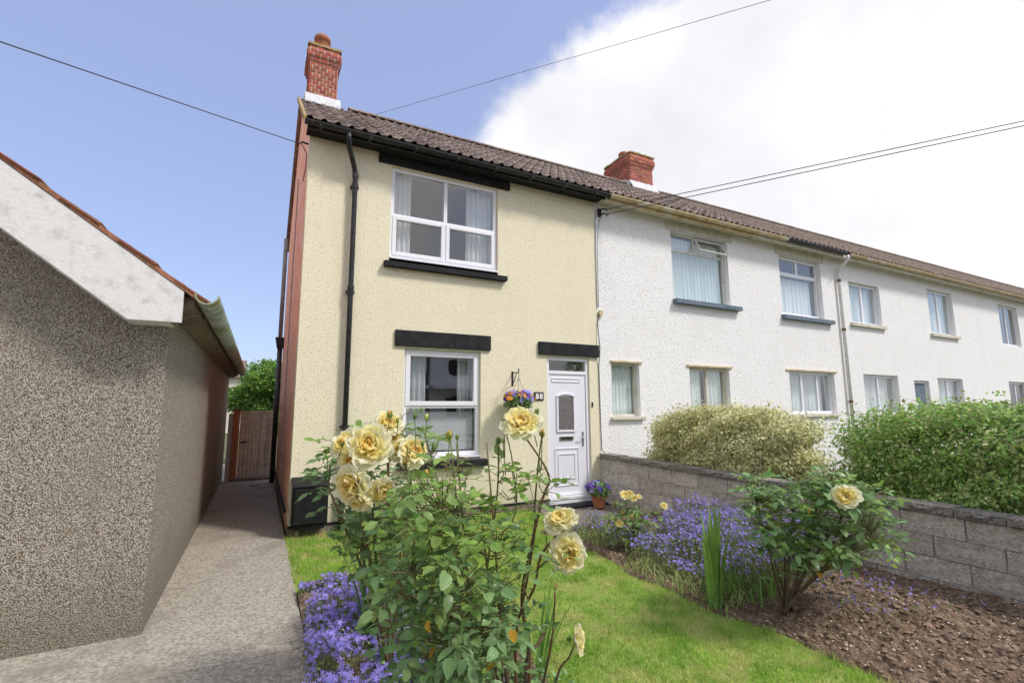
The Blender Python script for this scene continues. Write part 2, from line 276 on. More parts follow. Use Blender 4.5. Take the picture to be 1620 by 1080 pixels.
# ------------------------------------------------------------------ object helpers
def link(name, me, m=None, parent=None, loc=(0, 0, 0)):
    o = bpy.data.objects.new(name, me); COL.objects.link(o); o.location = loc
    if parent: o.parent = parent
    if m and me and not me.materials: me.materials.append(m)
    return o
def tag(o, label=None, cat=None, group=None, kind=None):
    if label: o['label'] = label
    if cat: o['category'] = cat
    if group: o['group'] = group
    if kind: o['kind'] = kind
    return o
def thing(name, label, cat, loc=(0, 0, 0), group=None):
    o = link(name, None, loc=loc); tag(o, label, cat, group); return o
def wloc(p):
    v = Vector((0, 0, 0))
    while p: v += p.location; p = p.parent
    return v
class MB:
    def __init__(s): s.v = []; s.f = []
    def quadbox(s, P):
        n = len(s.v); s.v += [tuple(p) for p in P]
        for f in ((0, 3, 2, 1), (4, 5, 6, 7), (0, 1, 5, 4), (1, 2, 6, 5), (2, 3, 7, 6), (3, 0, 4, 7)): s.f.append([n+i for i in f])
        return s
    def box(s, x0, x1, y0, y1, z0, z1):
        return s.quadbox([(x0, y0, z0), (x1, y0, z0), (x1, y1, z0), (x0, y1, z0), (x0, y0, z1), (x1, y0, z1), (x1, y1, z1), (x0, y1, z1)])
    def prism(s, poly, a, b):
        """poly: 3D points of one face; extrude by vector b-a"""
        n = len(s.v); k = len(poly); d = (b[0]-a[0], b[1]-a[1], b[2]-a[2])
        s.v += [tuple(p) for p in poly]+[(p[0]+d[0], p[1]+d[1], p[2]+d[2]) for p in poly]
        s.f.append(list(range(n, n+k))[::-1]); s.f.append(list(range(n+k, n+2*k)))
        for i in range(k): j = (i+1) % k; s.f.append([n+i, n+j, n+k+j, n+k+i])
        return s
    def tube(s, pts, r, n=8, cap=True):
        pts = [Vector(p) for p in pts]; rr = r if hasattr(r, '__len__') else [r]*len(pts); st = len(s.v); up = None
        for i, p in enumerate(pts):
            d = (pts[min(i+1, len(pts)-1)]-pts[max(i-1, 0)]).normalized()
            if up is None: up = Vector((0, 0, 1)) if abs(d.z) < .9 else Vector((1, 0, 0))
            a = d.cross(up).normalized(); b = a.cross(d).normalized(); up = b
            for k in range(n):
                t = 2*math.pi*k/n; s.v.append(tuple(p+a*math.cos(t)*rr[i]+b*math.sin(t)*rr[i]))
        for i in range(len(pts)-1):
            for k in range(n):
                a0 = st+i*n+k; a1 = st+i*n+(k+1) % n; s.f.append([a0, a1, a1+n, a0+n])
        if cap: s.f.append(list(range(st, st+n))[::-1]); s.f.append(list(range(st+(len(pts)-1)*n, st+len(pts)*n)))
        return s
    def lathe(s, c, prof, n=20, axis=2):
        st = len(s.v)
        for r, z in prof:
            for k in range(n):
                t = 2*math.pi*k/n; s.v.append((c[0]+r*math.cos(t), c[1]+r*math.sin(t), c[2]+z))
        for i in range(len(prof)-1):
            for k in range(n): a0 = st+i*n+k; a1 = st+i*n+(k+1) % n; s.f.append([a0, a1, a1+n, a0+n])
        return s
    def build(s, name, m, parent=None, smooth=False, bevel=0, **tg):
        o0 = wloc(parent); me = bpy.data.meshes.new(name)
        me.from_pydata([(x-o0.x, y-o0.y, z-o0.z) for x, y, z in s.v], [], s.f); me.update()
        if smooth: me.shade_smooth()
        o = link(name, me, m, parent)
        if bevel:
            b = o.modifiers.new('bevel', 'BEVEL'); b.width = bevel; b.segments = 2; b.limit_method = 'ANGLE'
        if tg: tag(o, **tg)
        return o
def rawmesh(name, V, F, smooth=False):
    V = np.asarray(V, np.float32); F = np.asarray(F, np.int32); me = bpy.data.meshes.new(name); k = F.shape[1]
    me.vertices.add(len(V)); me.vertices.foreach_set('co', V.ravel())
    me.loops.add(F.size); me.loops.foreach_set('vertex_index', F.ravel())
    me.polygons.add(len(F)); me.polygons.foreach_set('loop_start', np.arange(0, F.size, k, dtype=np.int32)); me.polygons.foreach_set('loop_total', np.full(len(F), k, np.int32))
    me.update(calc_edges=True)
    if smooth: me.shade_smooth()
    return me
def scatter(T, F, pos, rot, sca):
    """copies of template T,F: rot [N,3,3], sca [N] or [N,3]"""
    T = np.asarray(T, float); F = np.asarray(F); pos = np.asarray(pos, float); sca = np.asarray(sca, float)
    if sca.ndim == 1: sca = sca[:, None]*np.ones(3)
    V = np.einsum('nij,nkj->nki', rot, T[None]*sca[:, None, :])+pos[:, None, :]
    FF = F[None]+(np.arange(len(pos))*len(T))[:, None, None]
    return V.reshape(-1, 3), FF.reshape(-1, F.shape[1])
def npobj(name, V, F, m, parent=None, smooth=False, **tg):
    o0 = wloc(parent); me = rawmesh(name, np.asarray(V)-np.array(o0), F, smooth); o = link(name, me, m, parent)
    if tg: tag(o, **tg)
    return o
def randrot(n, tilt=1.2):
    """leaf frames: random heading, normal tilted from +z by up to tilt"""
    a = rng.uniform(0, 2*np.pi, n); th = rng.uniform(0, 1, n)**.6*tilt; b = rng.uniform(0, 2*np.pi, n)
    z = np.stack([np.sin(th)*np.cos(b), np.sin(th)*np.sin(b), np.cos(th)], 1)
    return frames(z, a)
def frames(z, a):
    z = z/np.linalg.norm(z, axis=1, keepdims=True); ref = np.where(np.abs(z[:, 2:3]) > .95, [[1., 0, 0]], [[0, 0, 1.]])
    x = np.cross(ref, z); x /= np.linalg.norm(x, axis=1, keepdims=True); y = np.cross(z, x)
    ca, sa = np.cos(a)[:, None], np.sin(a)[:, None]
    x2 = x*ca+y*sa; y2 = -x*sa+y*ca
    return np.stack([x2, y2, z], 2)
LEAF_T = np.array([[0, 0, 0], [.0, .5, -.06], [0, 1, .02], [-.32, .45, .05], [.32, .45, .05]]); LEAF_F = np.array([[0, 1, 3], [3, 1, 2], [0, 4, 1], [1, 4, 2]])
def star(n=5, open_=.35):
    V = [[0, 0, 0]]; F = []
    for i in range(n):
        a = 2*math.pi*i/n
        V += [[.42*math.cos(a-.5), .42*math.sin(a-.5), open_*.4], [math.cos(a), math.sin(a), open_], [.42*math.cos(a+.5), .42*math.sin(a+.5), open_*.4]]
        k = 1+3*i; F += [[0, k, k+1], [0, k+1, k+2]]
    return np.array(V), np.array(F)
STAR_T, STAR_F = star()

# ------------------------------------------------------------------ ground
def struct(name, mb, m, **k): return mb.build(name, m, kind='structure', **k)
struct('ground', MB().box(-300, 300, -300, 300, -.6, -.05), verge_m)
struct('road', MB().box(-120, 120, -17, -9.6, -.048, -.035), road_m)
struct('pavement', MB().box(-120, 120, -9.6, -7.6, -.049, .03), pad_m)
pb = MB()
for a_, b_ in ((-7.58, -5.3), (-5.292, -3.0), (-2.992, -.6), (-.592, 1.8), (1.808, 4.2), (4.208, 9.5)): pb.box(-1.30, -.06, a_, b_, -.047, .012)
pth = struct('path', pb, path_m)
struct('driveway', MB().box(-12, -1.302, -7.58, -2.302, -.046, .010), path_m)
struct('door_path', MB().box(3.25, 4.56, -1.32, -.03, -.046, .020), pad_m)

def sheet(name, x0, x1, y0, y1, nx, ny, hf, m, **k):
    X, Y = np.meshgrid(np.linspace(x0, x1, nx), np.linspace(y0, y1, ny)); Z = hf(X, Y)
    V = np.stack([X, Y, Z], -1).reshape(-1, 3); i = np.arange(nx*ny).reshape(ny, nx)
    F = np.stack([i[:-1, :-1], i[:-1, 1:], i[1:, 1:], i[1:, :-1]], -1).reshape(-1, 4)
    return npobj(name, V, F, m, smooth=True, **k)
def vnoise(X, Y, s, seed=0):
    r = np.random.default_rng(seed); g = r.uniform(-1, 1, (64, 64)); x = (X*s+1000) ; y = (Y*s+1000)
    xi = np.floor(x).astype(int); yi = np.floor(y).astype(int); fx = x-xi; fy = y-yi; fx = fx*fx*(3-2*fx); fy = fy*fy*(3-2*fy)
    a = g[yi % 64, xi % 64]; b = g[yi % 64, (xi+1) % 64]; c = g[(yi+1) % 64, xi % 64]; d = g[(yi+1) % 64, (xi+1) % 64]
    return (a*(1-fx)+b*fx)*(1-fy)+(c*(1-fx)+d*fx)*fy
def bededge(y): return 2.72+.05*np.sin(y*2.3)+.03*np.sin(y*7)-.10*np.clip(-3.0-y, 0, .6)*0
def inbedR(x, y): return (x > bededge(y)) & (y < -1.25)
def leftbed_r(y): return 1.02+.10*np.sin(y*1.7+1)-.28*np.clip(y+3.2, 0, 2)
def inbedL(x, y): return (x < leftbed_r(y)) & (y < -2.0)
def lawnh(X, Y):
    z = .004+.010*vnoise(X, Y, 2, 3)+.004*vnoise(X, Y, 9, 4); z = np.where((X > 3.15) & (Y > -1.4), -.03, z)
    return np.where(inbedR(X, Y) | inbedL(X, Y), -.035, z)
sheet('lawn', -.06, 3.4, -7.5, -.004, 120, 260, lawnh, lawn_m, kind='structure')
def soilh(X, Y): return .012+.028*vnoise(X, Y, 5, 5)+.024*np.abs(vnoise(X, Y, 14, 6))+.020*np.abs(vnoise(X, Y, 31, 8))+.008*vnoise(X, Y, 60, 18)
def soilR(X, Y):
    return np.where(X > bededge(Y)-.02, soilh(X, Y)+.05*np.clip((X-2.8)/1.5, 0, 1), -.046)
sheet('soil_bed', 2.55, 4.58, -7.5, -1.25, 260, 700, soilR, soil_m, kind='structure')
sheet('soil_border', -.055, 1.45, -7.5, -1.98, 150, 420, lambda X, Y: np.where(X < leftbed_r(Y)+.02, soilh(X, Y), -.046), soil_m, kind='structure')

# grass blades
def blades(n, x0, x1, y0, y1, keep, hmin, hmax, wid, lean=.5):
    x = rng.uniform(x0, x1, n); y = rng.uniform(y0, y1, n); k = keep(x, y); x = x[k]; y = y[k]; n = len(x)
    a = rng.uniform(0, 2*np.pi, n); h = rng.uniform(hmin, hmax, n); ww = rng.uniform(.6, 1.3, n)*wid; le = rng.normal(0, lean, n)*h; b = rng.uniform(0, 2*np.pi, n)
    z = np.zeros(n)
    P = np.stack([x, y, z], 1); dx = np.stack([np.cos(a)*ww, np.sin(a)*ww, z], 1); tip = P+np.stack([np.cos(b)*le, np.sin(b)*le, h], 1); mid = P+np.stack([np.cos(b)*le*.3, np.sin(b)*le*.3, h*.6], 1)
    V = np.stack([P-dx, P+dx, mid+dx*.7, tip, mid-dx*.7], 1).reshape(-1, 3); i = np.arange(n)[:, None]*5
    return V, np.concatenate([i+[0, 1, 2], i+[0, 2, 4], i+[4, 2, 3]], 0)
inl = lambda x, y: ~(inbedR(x+.03, y) | inbedL(x-.03, y)) & ~((x > 3.22) & (y > -1.36)) & ~((x > 2.75) & (y < -1.25)) & ((x > -.04+.02*np.sin(y*9)))
V, F = blades(230000, -.09, 3.3, -6.4, -.02, inl, .018, .045, .0022, .8)
kE = lambda x, y: inl(x, y) & ((np.abs(x-bededge(y)) < .05+.03*np.sin(y*13)) & (y < -1.2) | (np.abs(x-leftbed_r(y)) < .05) & (y < -1.9) | (np.abs(y+2.02) < .05) & (x < 1) | (x < .0) | (y > -.10))
V2, F2 = blades(60000, -.09, 3.3, -6.4, -.02, kE, .04, .085, .0026, .9)
kC = lambda x, y: inl(x, y) & (vnoise(x, y, 6, 41)+.5*vnoise(x, y, 17, 42) > .62)
V3, F3 = blades(60000, -.05, 3.2, -6.4, -.05, kC, .04, .07, .003, .9)
F = np.concatenate([F, F2+len(V), F3+len(V)+len(V2)]); V = np.concatenate([V, V2, V3])
npobj('lawn_grass', V, F, grass_m, label='short mown green grass of the front lawn', cat='grass', kind='stuff')

kM = lambda x, y: (vnoise(x, y, 3, 51) > .05) & ((x < -1.285) | (x > -.075))
V, F = blades(9000, -1.30, -.055, -6, 5.3, kM, .015, .05, .003, .9); V[:, 2] += .01
npobj('path_edge_weeds', V, F, moss_g, label='moss and small weeds growing in the edges of the side path', cat='weeds', kind='stuff')
# loose pebbles on the soil
def pebbles(n, x0, x1, y0, y1, keep, hf, smin=.004, smax=.014):
    x = rng.uniform(x0, x1, n); y = rng.uniform(y0, y1, n); k = keep(x, y); x = x[k]; y = y[k]; n = len(x)
    T = np.array([[1, 0, 0], [0, 1, 0], [-1, 0, 0], [0, -1, 0], [0, 0, .7], [0, 0, -.5]]); F = np.array([[0, 1, 4], [1, 2, 4], [2, 3, 4], [3, 0, 4]])
    s = rng.uniform(smin, smax, n)[:, None]*rng.uniform(.5, 1.2, (n, 3))
    return scatter(T, F, np.stack([x, y, hf(x, y)+.002], 1), randrot(n, .5), s)
Vc, Fc = pebbles(5200, 2.7, 4.5, -6, -1.4, lambda x, y: x > bededge(y), lambda x, y: soilh(x, y)+.05*np.clip((x-2.8)/1.5, 0, 1), .006, .028)
npobj('soil_clods', Vc, Fc, clod_m, label='crumbly brown clods of soil on the right flower bed', cat='soil', kind='stuff')
V, F = pebbles(2300, 2.7, 4.5, -5.5, -1.4, lambda x, y: x > bededge(y), lambda x, y: soilh(x, y)+.05*np.clip((x-2.8)/1.5, 0, 1))
npobj('soil_pebbles', V, F, stone_m, label='pale grit and small stones lying on the right flower bed', cat='gravel', kind='stuff')
V, F = pebbles(5200, -1.28, -.07, -5.5, 5, lambda x, y: x > -1.3, lambda x, y: x*0+.011, .002, .006)
npobj('path_grit', V, F, stone_m, label='pale stone chips set in the concrete side path', cat='gravel', kind='stuff')

# ------------------------------------------------------------------ house building helpers
def facade(name, m, x0, x1, z0, z1, y, th, holes, parent, flip=False):
    """wall in the plane y (outer face), thickness th towards +y, with rectangular openings"""
    xs = sorted({x0, x1}|{h[0] for h in holes}|{h[1] for h in holes}); zs = sorted({z0, z1}|{h[2] for h in holes}|{h[3] for h in holes})
    nx, nz = len(xs)-1, len(zs)-1
    def solid(i, j):
        if i < 0 or j < 0 or i >= nx or j >= nz: return False
        cx, cz = (xs[i]+xs[i+1])/2, (zs[j]+zs[j+1])/2
        return not any(h[0] < cx < h[1] and h[2] < cz < h[3] for h in holes)
    mb = MB(); idx = {}
    def v(i, j, k):
        if (i, j, k) not in idx: idx[(i, j, k)] = len(mb.v); mb.v.append((xs[i], y+k*th, zs[j]))
        return idx[(i, j, k)]
    for i in range(nx):
        for j in range(nz):
            if not solid(i, j): continue
            mb.f.append([v(i, j, 0), v(i+1, j, 0), v(i+1, j+1, 0), v(i, j+1, 0)]); mb.f.append([v(i, j, 1), v(i, j+1, 1), v(i+1, j+1, 1), v(i+1, j, 1)])
            if not solid(i-1, j): mb.f.append([v(i, j, 0), v(i, j+1, 0), v(i, j+1, 1), v(i, j, 1)])
            if not solid(i+1, j): mb.f.append([v(i+1, j, 0), v(i+1, j, 1), v(i+1, j+1, 1), v(i+1, j+1, 0)])
            if not solid(i, j-1): mb.f.append([v(i, j, 0), v(i, j, 1), v(i+1, j, 1), v(i+1, j, 0)])
            if not solid(i, j+1): mb.f.append([v(i, j+1, 0), v(i+1, j+1, 0), v(i+1, j+1, 1), v(i, j+1, 1)])
    return mb.build(name, m, parent)
def rect_frame(mb, x0, x1, z0, z1, w, y0, y1):
    """four butted bars"""
    mb.box(x0, x0+w, y0, y1, z0, z1); mb.box(x1-w, x1, y0, y1, z0, z1)
    mb.box(x0+w, x1-w, y0, y1, z0, z0+w); mb.box(x0+w, x1-w, y0, y1, z1-w, z1)
def pane(parent, x0, x1, z0, z1, y, m=None): return MB().box(x0, x1, y, y+.006, z0, z1).build('pane', m or glass, parent)
def curtain(parent, x0, x1, z0, z1, y, folds, m=None, amp=.025, name='curtain'):
    n = int(folds*8)+1; mb = MB()
    for j, z in enumerate((z0, (z0+z1)/2, z1)):
        for i in range(n):
            t = i/(n-1); ph = t*folds*2*math.pi
            mb.v.append((x0+(x1-x0)*t+.006*math.sin(ph*1.7+j), y+amp*math.sin(ph+.3*math.sin(t*9))*(1-.15*j)+.006*math.sin(t*31+j), z))
    for j in range(2):
        for i in range(n-1): a = j*n+i; mb.f.append([a, a+1, a+n+1, a+n])
    return mb.build(name, m or curtain_m, parent, smooth=True)
def halfgutter(mb, x0, x1, y, z, r, axis='x', n=8, th=.006):
    st = len(mb.v)
    for X in (x0, x1):
        for rr in (r, r-th):
            for k in range(n+1):
                t = math.pi+math.pi*k/n; dy = rr*math.cos(t); dz = rr*math.sin(t)
                mb.v.append((X, y+dy, z+dz) if axis == 'x' else (y+dy, X, z+dz))
    m_ = n+1
    for ring in (0, 1):
        for k in range(n): a = st+ring*m_+k; mb.f.append([a, a+1, a+2*m_+1, a+2*m_])
    for k in range(n):
        for e in (0, 2): a = st+e*m_+k; mb.f.append([a, a+1, a+m_+1, a+m_])
    for k in (0, n): a = st+k; mb.f.append([a, a+m_, a+3*m_, a+2*m_])
    return mb

EAVE_Y, EAVE_Z, SL = -.27, 5.185, math.tan(R(35)); RIDGE_Y = 2.6
def roofz(y): return EAVE_Z+SL*(y-EAVE_Y)
RIDGE_Z = roofz(RIDGE_Y)
# tile: double roman, .30 gauge
def tile_mesh(wd=.33, ln=.36, rolls=2, hh=.032):
    n = 6*rolls; prof = []
    for i in range(n+1):
        t = i/n; ph = (t*rolls) % 1 if i < n else 0
        prof.append((t*wd, hh*max(0, math.sin(math.pi*min(1, ph/.5)))**.8 if ph < .5 else 0))
    prof[-1] = (wd, 0)
    mb = MB()
    for yy, dz in ((0, .014), (ln, 0)):
        for x, z in prof: mb.v.append((x, yy, z+dz))
    for x, z in prof: mb.v.append((x, 0, z))
    k = n+1
    for i in range(n):
        mb.f.append([i, i+1, i+k+1, i+k]); mb.f.append([i, 2*k+i, 2*k+i+1, i+1])
    me = bpy.data.meshes.new('tile'); me.from_pydata(mb.v, [], mb.f); me.update(); return me
TILE = tile_mesh(); TILE.materials.append(tile_m)
TV = np.array([v.co[:] for v in TILE.vertices]); TF = np.array([p.vertices[:] for p in TILE.polygons])
RIDGEV = MB()
for k in range(9):
    t = math.pi*k/8
    for xx in (0, .44): RIDGEV.v.append((xx, -.125*math.cos(t), .085*math.sin(t)-.02))
for k in range(8): RIDGEV.f.append([2*k, 2*k+1, 2*k+3, 2*k+2])
RIDGEM = bpy.data.meshes.new('ridge_tile'); RIDGEM.from_pydata(RIDGEV.v, [], RIDGEV.f); RIDGEM.update(); RIDGEM.shade_smooth(); RIDGEM.materials.append(tile_m)
def make_roof(parent, x0, x1, single=True, skip=None):
    """pitched roof: sarking slabs + tiles; front slope tiles are pieces"""
    mb = MB(); t = .05
    fy, by = EAVE_Y+.03, 2*RIDGE_Y-EAVE_Y
    def zb(y): return RIDGE_Z-SL*abs(y-RIDGE_Y)
    mb.prism([(x0, fy, zb(fy)-.07), (x0, RIDGE_Y, zb(RIDGE_Y)-.07), (x0, RIDGE_Y, zb(RIDGE_Y)-.02), (x0, fy, zb(fy)-.02)][::-1], (x0, 0, 0), (x1, 0, 0))
    mb.prism([(x0, RIDGE_Y+.002, zb(RIDGE_Y)-.07), (x0, by, zb(by)-.07), (x0, by, zb(by)-.0), (x0, RIDGE_Y+.002, zb(RIDGE_Y)-.0)][::-1], (x0, 0, 0), (x1, 0, 0))
    rf = mb.build('roof', tile_m, parent)
    n = round((x1-x0)/.33); wx = (x1-x0)/n; ln = (RIDGE_Y-EAVE_Y)/math.cos(R(35)); rows = round(ln/.31); g = ln/rows
    pos = []; 
    for r_ in range(rows):
        for c in range(n):
            x = x0+c*wx; d = r_*g; y = EAVE_Y+d*math.cos(R(35)); z = EAVE_Z+d*math.sin(R(35))
            if skip and skip(x+wx/2, y): continue
            pos.append((x+random.uniform(-.003, .003), y, z+random.uniform(0, .004)))
    sx = wx/.33; sy = (g+.05)/.36
    if single:
        o0 = wloc(parent)
        for p in pos:
            o = link('tile', TILE, None, rf, Vector(p)-o0); o.rotation_euler = (R(35)+random.uniform(-.012, .012), 0, random.uniform(-.01, .01)); o.scale = (sx, sy, 1)
    else:
        rm = np.array(Matrix.Rotation(R(35), 3, 'X')); V, F = scatter(TV, TF, np.array(pos), np.repeat(rm[None], len(pos), 0), np.tile([sx, sy, 1], (len(pos), 1)))
        npobj('roof_tiles', V, F, tile_m, rf, kind='stuff')
    k = int((x1-x0)/.42)
    for i in range(k):
        if skip and skip(x0+(i+.5)*(x1-x0)/k, RIDGE_Y): continue
        o = link('ridge_tile', RIDGEM, None, rf, Vector((x0+i*(x1-x0)/k, RIDGE_Y, RIDGE_Z+.0))-wloc(parent)); o.scale = ((x1-x0)/k/.43, 1, 1)
    return rf
BR = MB().box(0, 1, 0, 1, 0, 1)
def brick_me(nm, m):
    me = bpy.data.meshes.new(nm); e = .04
    V = [(0, 0, 0), (1, 0, 0), (1, 1, 0), (0, 1, 0), (0, 0, 1), (1, 0, 1), (1, 1, 1), (0, 1, 1)]
    me.from_pydata(V, [], BR.f); me.update(); me.materials.append(m); return me
BRICK = brick_me('brick', brick_m)
def make_chimney(parent, x0, x1, y0, y1, zb, zt, bw, pots, capm=lichen_m):
    """stack with separate bricks on the faces seen from the street"""
    ch = MB().box(x0+.008, x1-.008, y0+.008, y1-.008, zb-.9, zt).build('chimney', mortar_m, parent); o0 = wloc(parent)
    ncz = int((zt-zb)/.075); body = ncz-4
    def lay(xa, xb, ya, yb, z, face, j):
        ln = (xb-xa) if face == 'f' else (yb-ya); n = max(2, round(ln/bw)); w_ = ln/n
        off = w_/2 if j % 2 else 0; edges = [0]+[off+w_*i for i in range(0 if off else 1, n)]+[ln]
        for a, b in zip(edges[:-1], edges[1:]):
            if b-a < .02: continue
            pr = random.uniform(0, .004)
            if face == 'f': p = (xa+a+.004, ya-pr, z); s = (b-a-.018, .05, .056)
            elif face == 'l': p = (xa-pr, ya+a+.004, z); s = (.05, b-a-.018, .056)
            else: p = (xb-.05+pr, ya+a+.004, z); s = (.05, b-a-.018, .056)
            if face != 'f': p = (p[0], max(p[1], ya+.054), p[2]); s = (s[0], max(.02, ya+b-.005-p[1]), s[2])
            o = link('brick', BRICK, None, ch, Vector(p)-o0); o.scale = s
    for j in range(ncz):
        e = 0 if j < body else (.025, .05, .05, .025)[j-body]
        z = zb+j*.075
        for f in 'flr': lay(x0-e, x1+e, y0-e, y1+e, z, f, j)
        if e: MB().box(x0-e+.01, x1+e-.01, y0-e+.01, y1+e-.01, z-.004, z+.069).build('corbel_core', mortar_m, ch)
    # weathered mortar cap, irregular
    z = zb+ncz*.075; X = np.linspace(x0-.045, x1+.045, 9); Yg = np.linspace(y0-.045, y1+.045, 9); mb = MB()
    for yy in Yg:
        for xx in X:
            u = min(xx-X[0], X[-1]-xx, yy-Yg[0], Yg[-1]-yy)/.15; mb.v.append((xx+random.uniform(-.008, .008), yy+random.uniform(-.008, .008), z+.03+.10*min(1, u)+random.uniform(-.012, .012)))
    for a in range(8):
        for b in range(8): i = a*9+b; mb.f.append([i, i+1, i+10, i+9])
    k = len(mb.v); ring = [i for i in range(9)]+[9*i+8 for i in range(1, 9)]+[80-i for i in range(1, 9)]+[72-9*i for i in range(1, 8)]
    for i in ring: x_, y_, _ = mb.v[i]; mb.v.append((x_, y_, z-.012))
    for i in range(len(ring)): j = (i+1) % len(ring); mb.f.append([ring[i], k+i, k+j, ring[j]])
    mb.build('mortar_cap', capm, ch)
    for (px, py, r_, h) in pots:
        MB().lathe((px, py, z+.08), [(r_*.92, 0), (r_*.95, h*.55), (r_*1.12, h*.6), (r_*1.14, h*.8), (r_*1.0, h*.95), (r_*.85, h), (r_*.7, h*.9), (r_*.7, .0)], 18).build('chimney_pot', pot_m, ch, smooth=True)
    # flashing skirt at the roof
    f = MB(); ze = roofz(y0)+.03
    f.quadbox([(x0-.05, y0-.13, roofz(y0-.13)+.03), (x1+.06, y0-.13, roofz(y0-.13)+.03), (x1+.06, y0-.012, ze+.09), (x0-.05, y0-.012, ze+.09), (x0-.05, y0-.13, roofz(y0-.13)+.06), (x1+.06, y0-.13, roofz(y0-.13)+.06), (x1+.06, y0-.006, ze+.16), (x0-.05, y0-.006, ze+.16)])
    yb = min(y1, RIDGE_Y)
    for xa, xb in ((x0-.06, x0-.008), (x1+.008, x1+.06)):
        f.quadbox([(xa, y0-.02, ze-.04), (xb, y0-.02, ze-.04), (xb, yb, roofz(yb)-.02), (xa, yb, roofz(yb)-.02), (xa, y0-.02, ze+.12), (xb, y0-.02, ze+.12), (xb, yb, roofz(yb)+.12), (xa, yb, roofz(yb)+.12)])
    f.build('flashing', lead_m, ch)
    return ch
def shell(parent, x0, x1, m, y1=5.2, zt=5.1, mid=2.5, left_m=None, right=True):
    """back wall, party/gable walls, floors: closes the rooms"""
    MB().box(x0+.25, x1-.12, y1-.2, y1, 0, zt-.1).build('back_wall', m, parent)
    for nm, xa, xb, mm in (('gable_wall', x0, x0+.2, left_m or m), ('party_wall', x1-.1, x1, m)):
        MB().prism([(xa, .26, 0), (xa, y1, 0), (xa, y1, roofz(EAVE_Y)+.03), (xa, RIDGE_Y, RIDGE_Z-.10), (xa, .26, roofz(.26)-.10)][::-1], (xa, 0, 0), (xb, 0, 0)).build(nm, mm, parent)
    MB().box(x0+.22, x1-.12, .27, y1-.22, mid+.1, mid+.3).build('upper_floor', floor_m, parent)
    MB().box(x0+.22, x1-.12, .27, y1-.22, .02, .1).build('ground_floor', floor_m, parent)
    MB().box(x0+.22, x1-.12, .27, y1-.22, zt-.06, zt-.0).build('ceiling', room_m, parent)
    MB().box(x0+.22, x1-.12, 2.6, 2.7, .12, zt-.07).build('inner_wall', room_m, parent)

# ================================================================== the cream house
H = thing('cream_house', 'cream roughcast end-of-terrace house with black trim and a pink brick side wall', 'house')
CX0, CX1 = -.03, 4.60
facade('wall', cream, CX0, CX1, .13, 5.17, 0, .25, [(1.06, 2.73, 3.57, 4.93), (1.31, 2.45, .82, 2.33), (3.59, 4.41, .13, 2.32)], H)
# plinth and black base line
pl = MB(); pl.box(CX0-.005, 3.59, -.02, .24, -.06, .10); pl.box(4.41, CX1, -.02, .24, -.06, .10); pl.build('plinth', pad_m, H)
bl = MB(); bl.box(CX0-.003, 3.585, -.025, .02, .101, .128); bl.box(4.415, CX1-.002, -.025, .02, .101, .128); bl.build('bell_cast', blackmatt_m, H)
shell(H, CX0+.0, CX1, room_m, left_m=pinkbrick)
MB().box(-.034, -.024, -.002, .262, .13, 5.16).build('corner_return', cream, H)
# black drip pipe low on the gable
MB().tube([(-.075, .02, .30), (-.075, 2.5, .30), (-.075, 5.1, .30)], .02, 8).build('waste_pipe', blackmatt_m, H)
rf = make_roof(H, -.10, 4.66, True, skip=lambda x, y: (-.02 < x < .60 and y > 2.12))
MB().quadbox([(-.13, EAVE_Y+.02, EAVE_Z-.06), (-.09, EAVE_Y+.02, EAVE_Z-.06), (-.09, RIDGE_Y, RIDGE_Z-.06), (-.13, RIDGE_Y, RIDGE_Z-.06), (-.13, EAVE_Y+.02, EAVE_Z+.03), (-.09, EAVE_Y+.02, EAVE_Z+.03), (-.09, RIDGE_Y, RIDGE_Z+.04), (-.13, RIDGE_Y, RIDGE_Z+.04)]).build('verge_mortar', lichen_m, rf)
make_chimney(H, .03, .53, 2.33, 2.93, 7.03, 8.20, .125, [(.24, 2.5, .13, .26)])
# eaves
MB().box(-.08, 4.66, -.215, -.004, 5.085, 5.105).build('soffit', blackmatt_m, H)
MB().box(-.08, 4.66, -.24, -.217, 5.06, 5.175).build('fascia', black_m, H)
g = halfgutter(MB(), -.12, 4.70, -.295, 5.13, .052); g.tube([(4.70, -.295, 5.105), (4.712, -.295, 5.105)], .048, 10); gt = g.build('gutter', black_m, H)
for i in range(8): MB().box(.05+i*.62, .09+i*.62, -.366, -.24, 5.068, 5.078).build('gutter_bracket', black_m, gt)
# downpipe with swan neck
dp = MB().tube([(.42, -.30, 5.10), (.42, -.30, 5.02), (.44, -.24, 4.93), (.535, -.10, 4.72), (.555, -.08, 4.62), (.555, -.075, 3.0), (.555, -.075, .05)], .034, 12).build('downpipe', black_m, H, smooth=True)
for z in (4.60, 4.45, 3.05, 2.98, 1.25): MB().tube([(.555, -.077, z), (.555, -.077, z+.055)], .043, 12).build('pipe_collar', black_m, dp)
for z in (4.45, 3.0, 1.26): MB().box(.50, .61, -.06, -.004, z+.01, z+.04).build('pipe_clip', black_m, dp)
# lintels and sills
MB().box(.87, 2.93, -.035, .0-.001, 4.94, 5.084).build('lintel', blackmatt_m, H, bevel=.004)
MB().box(1.17, 2.60, -.035, -.001, 2.355, 2.575).build('lintel', blackmatt_m, H, bevel=.004)
MB().box(3.43, 4.595, -.045, -.001, 2.345, 2.545).build('lintel', blackmatt_m, H, bevel=.004)
def sill(x0, x1, z0, z1, m, par, out=.09):
    return MB().quadbox([(x0, -out, z0), (x1, -out, z0), (x1, .05, z0), (x0, .05, z0), (x0, -out, z1-.012), (x1, -out, z1-.012), (x1, .05, z1), (x0, .05, z1)]).build('sill', m, par, bevel=.004)

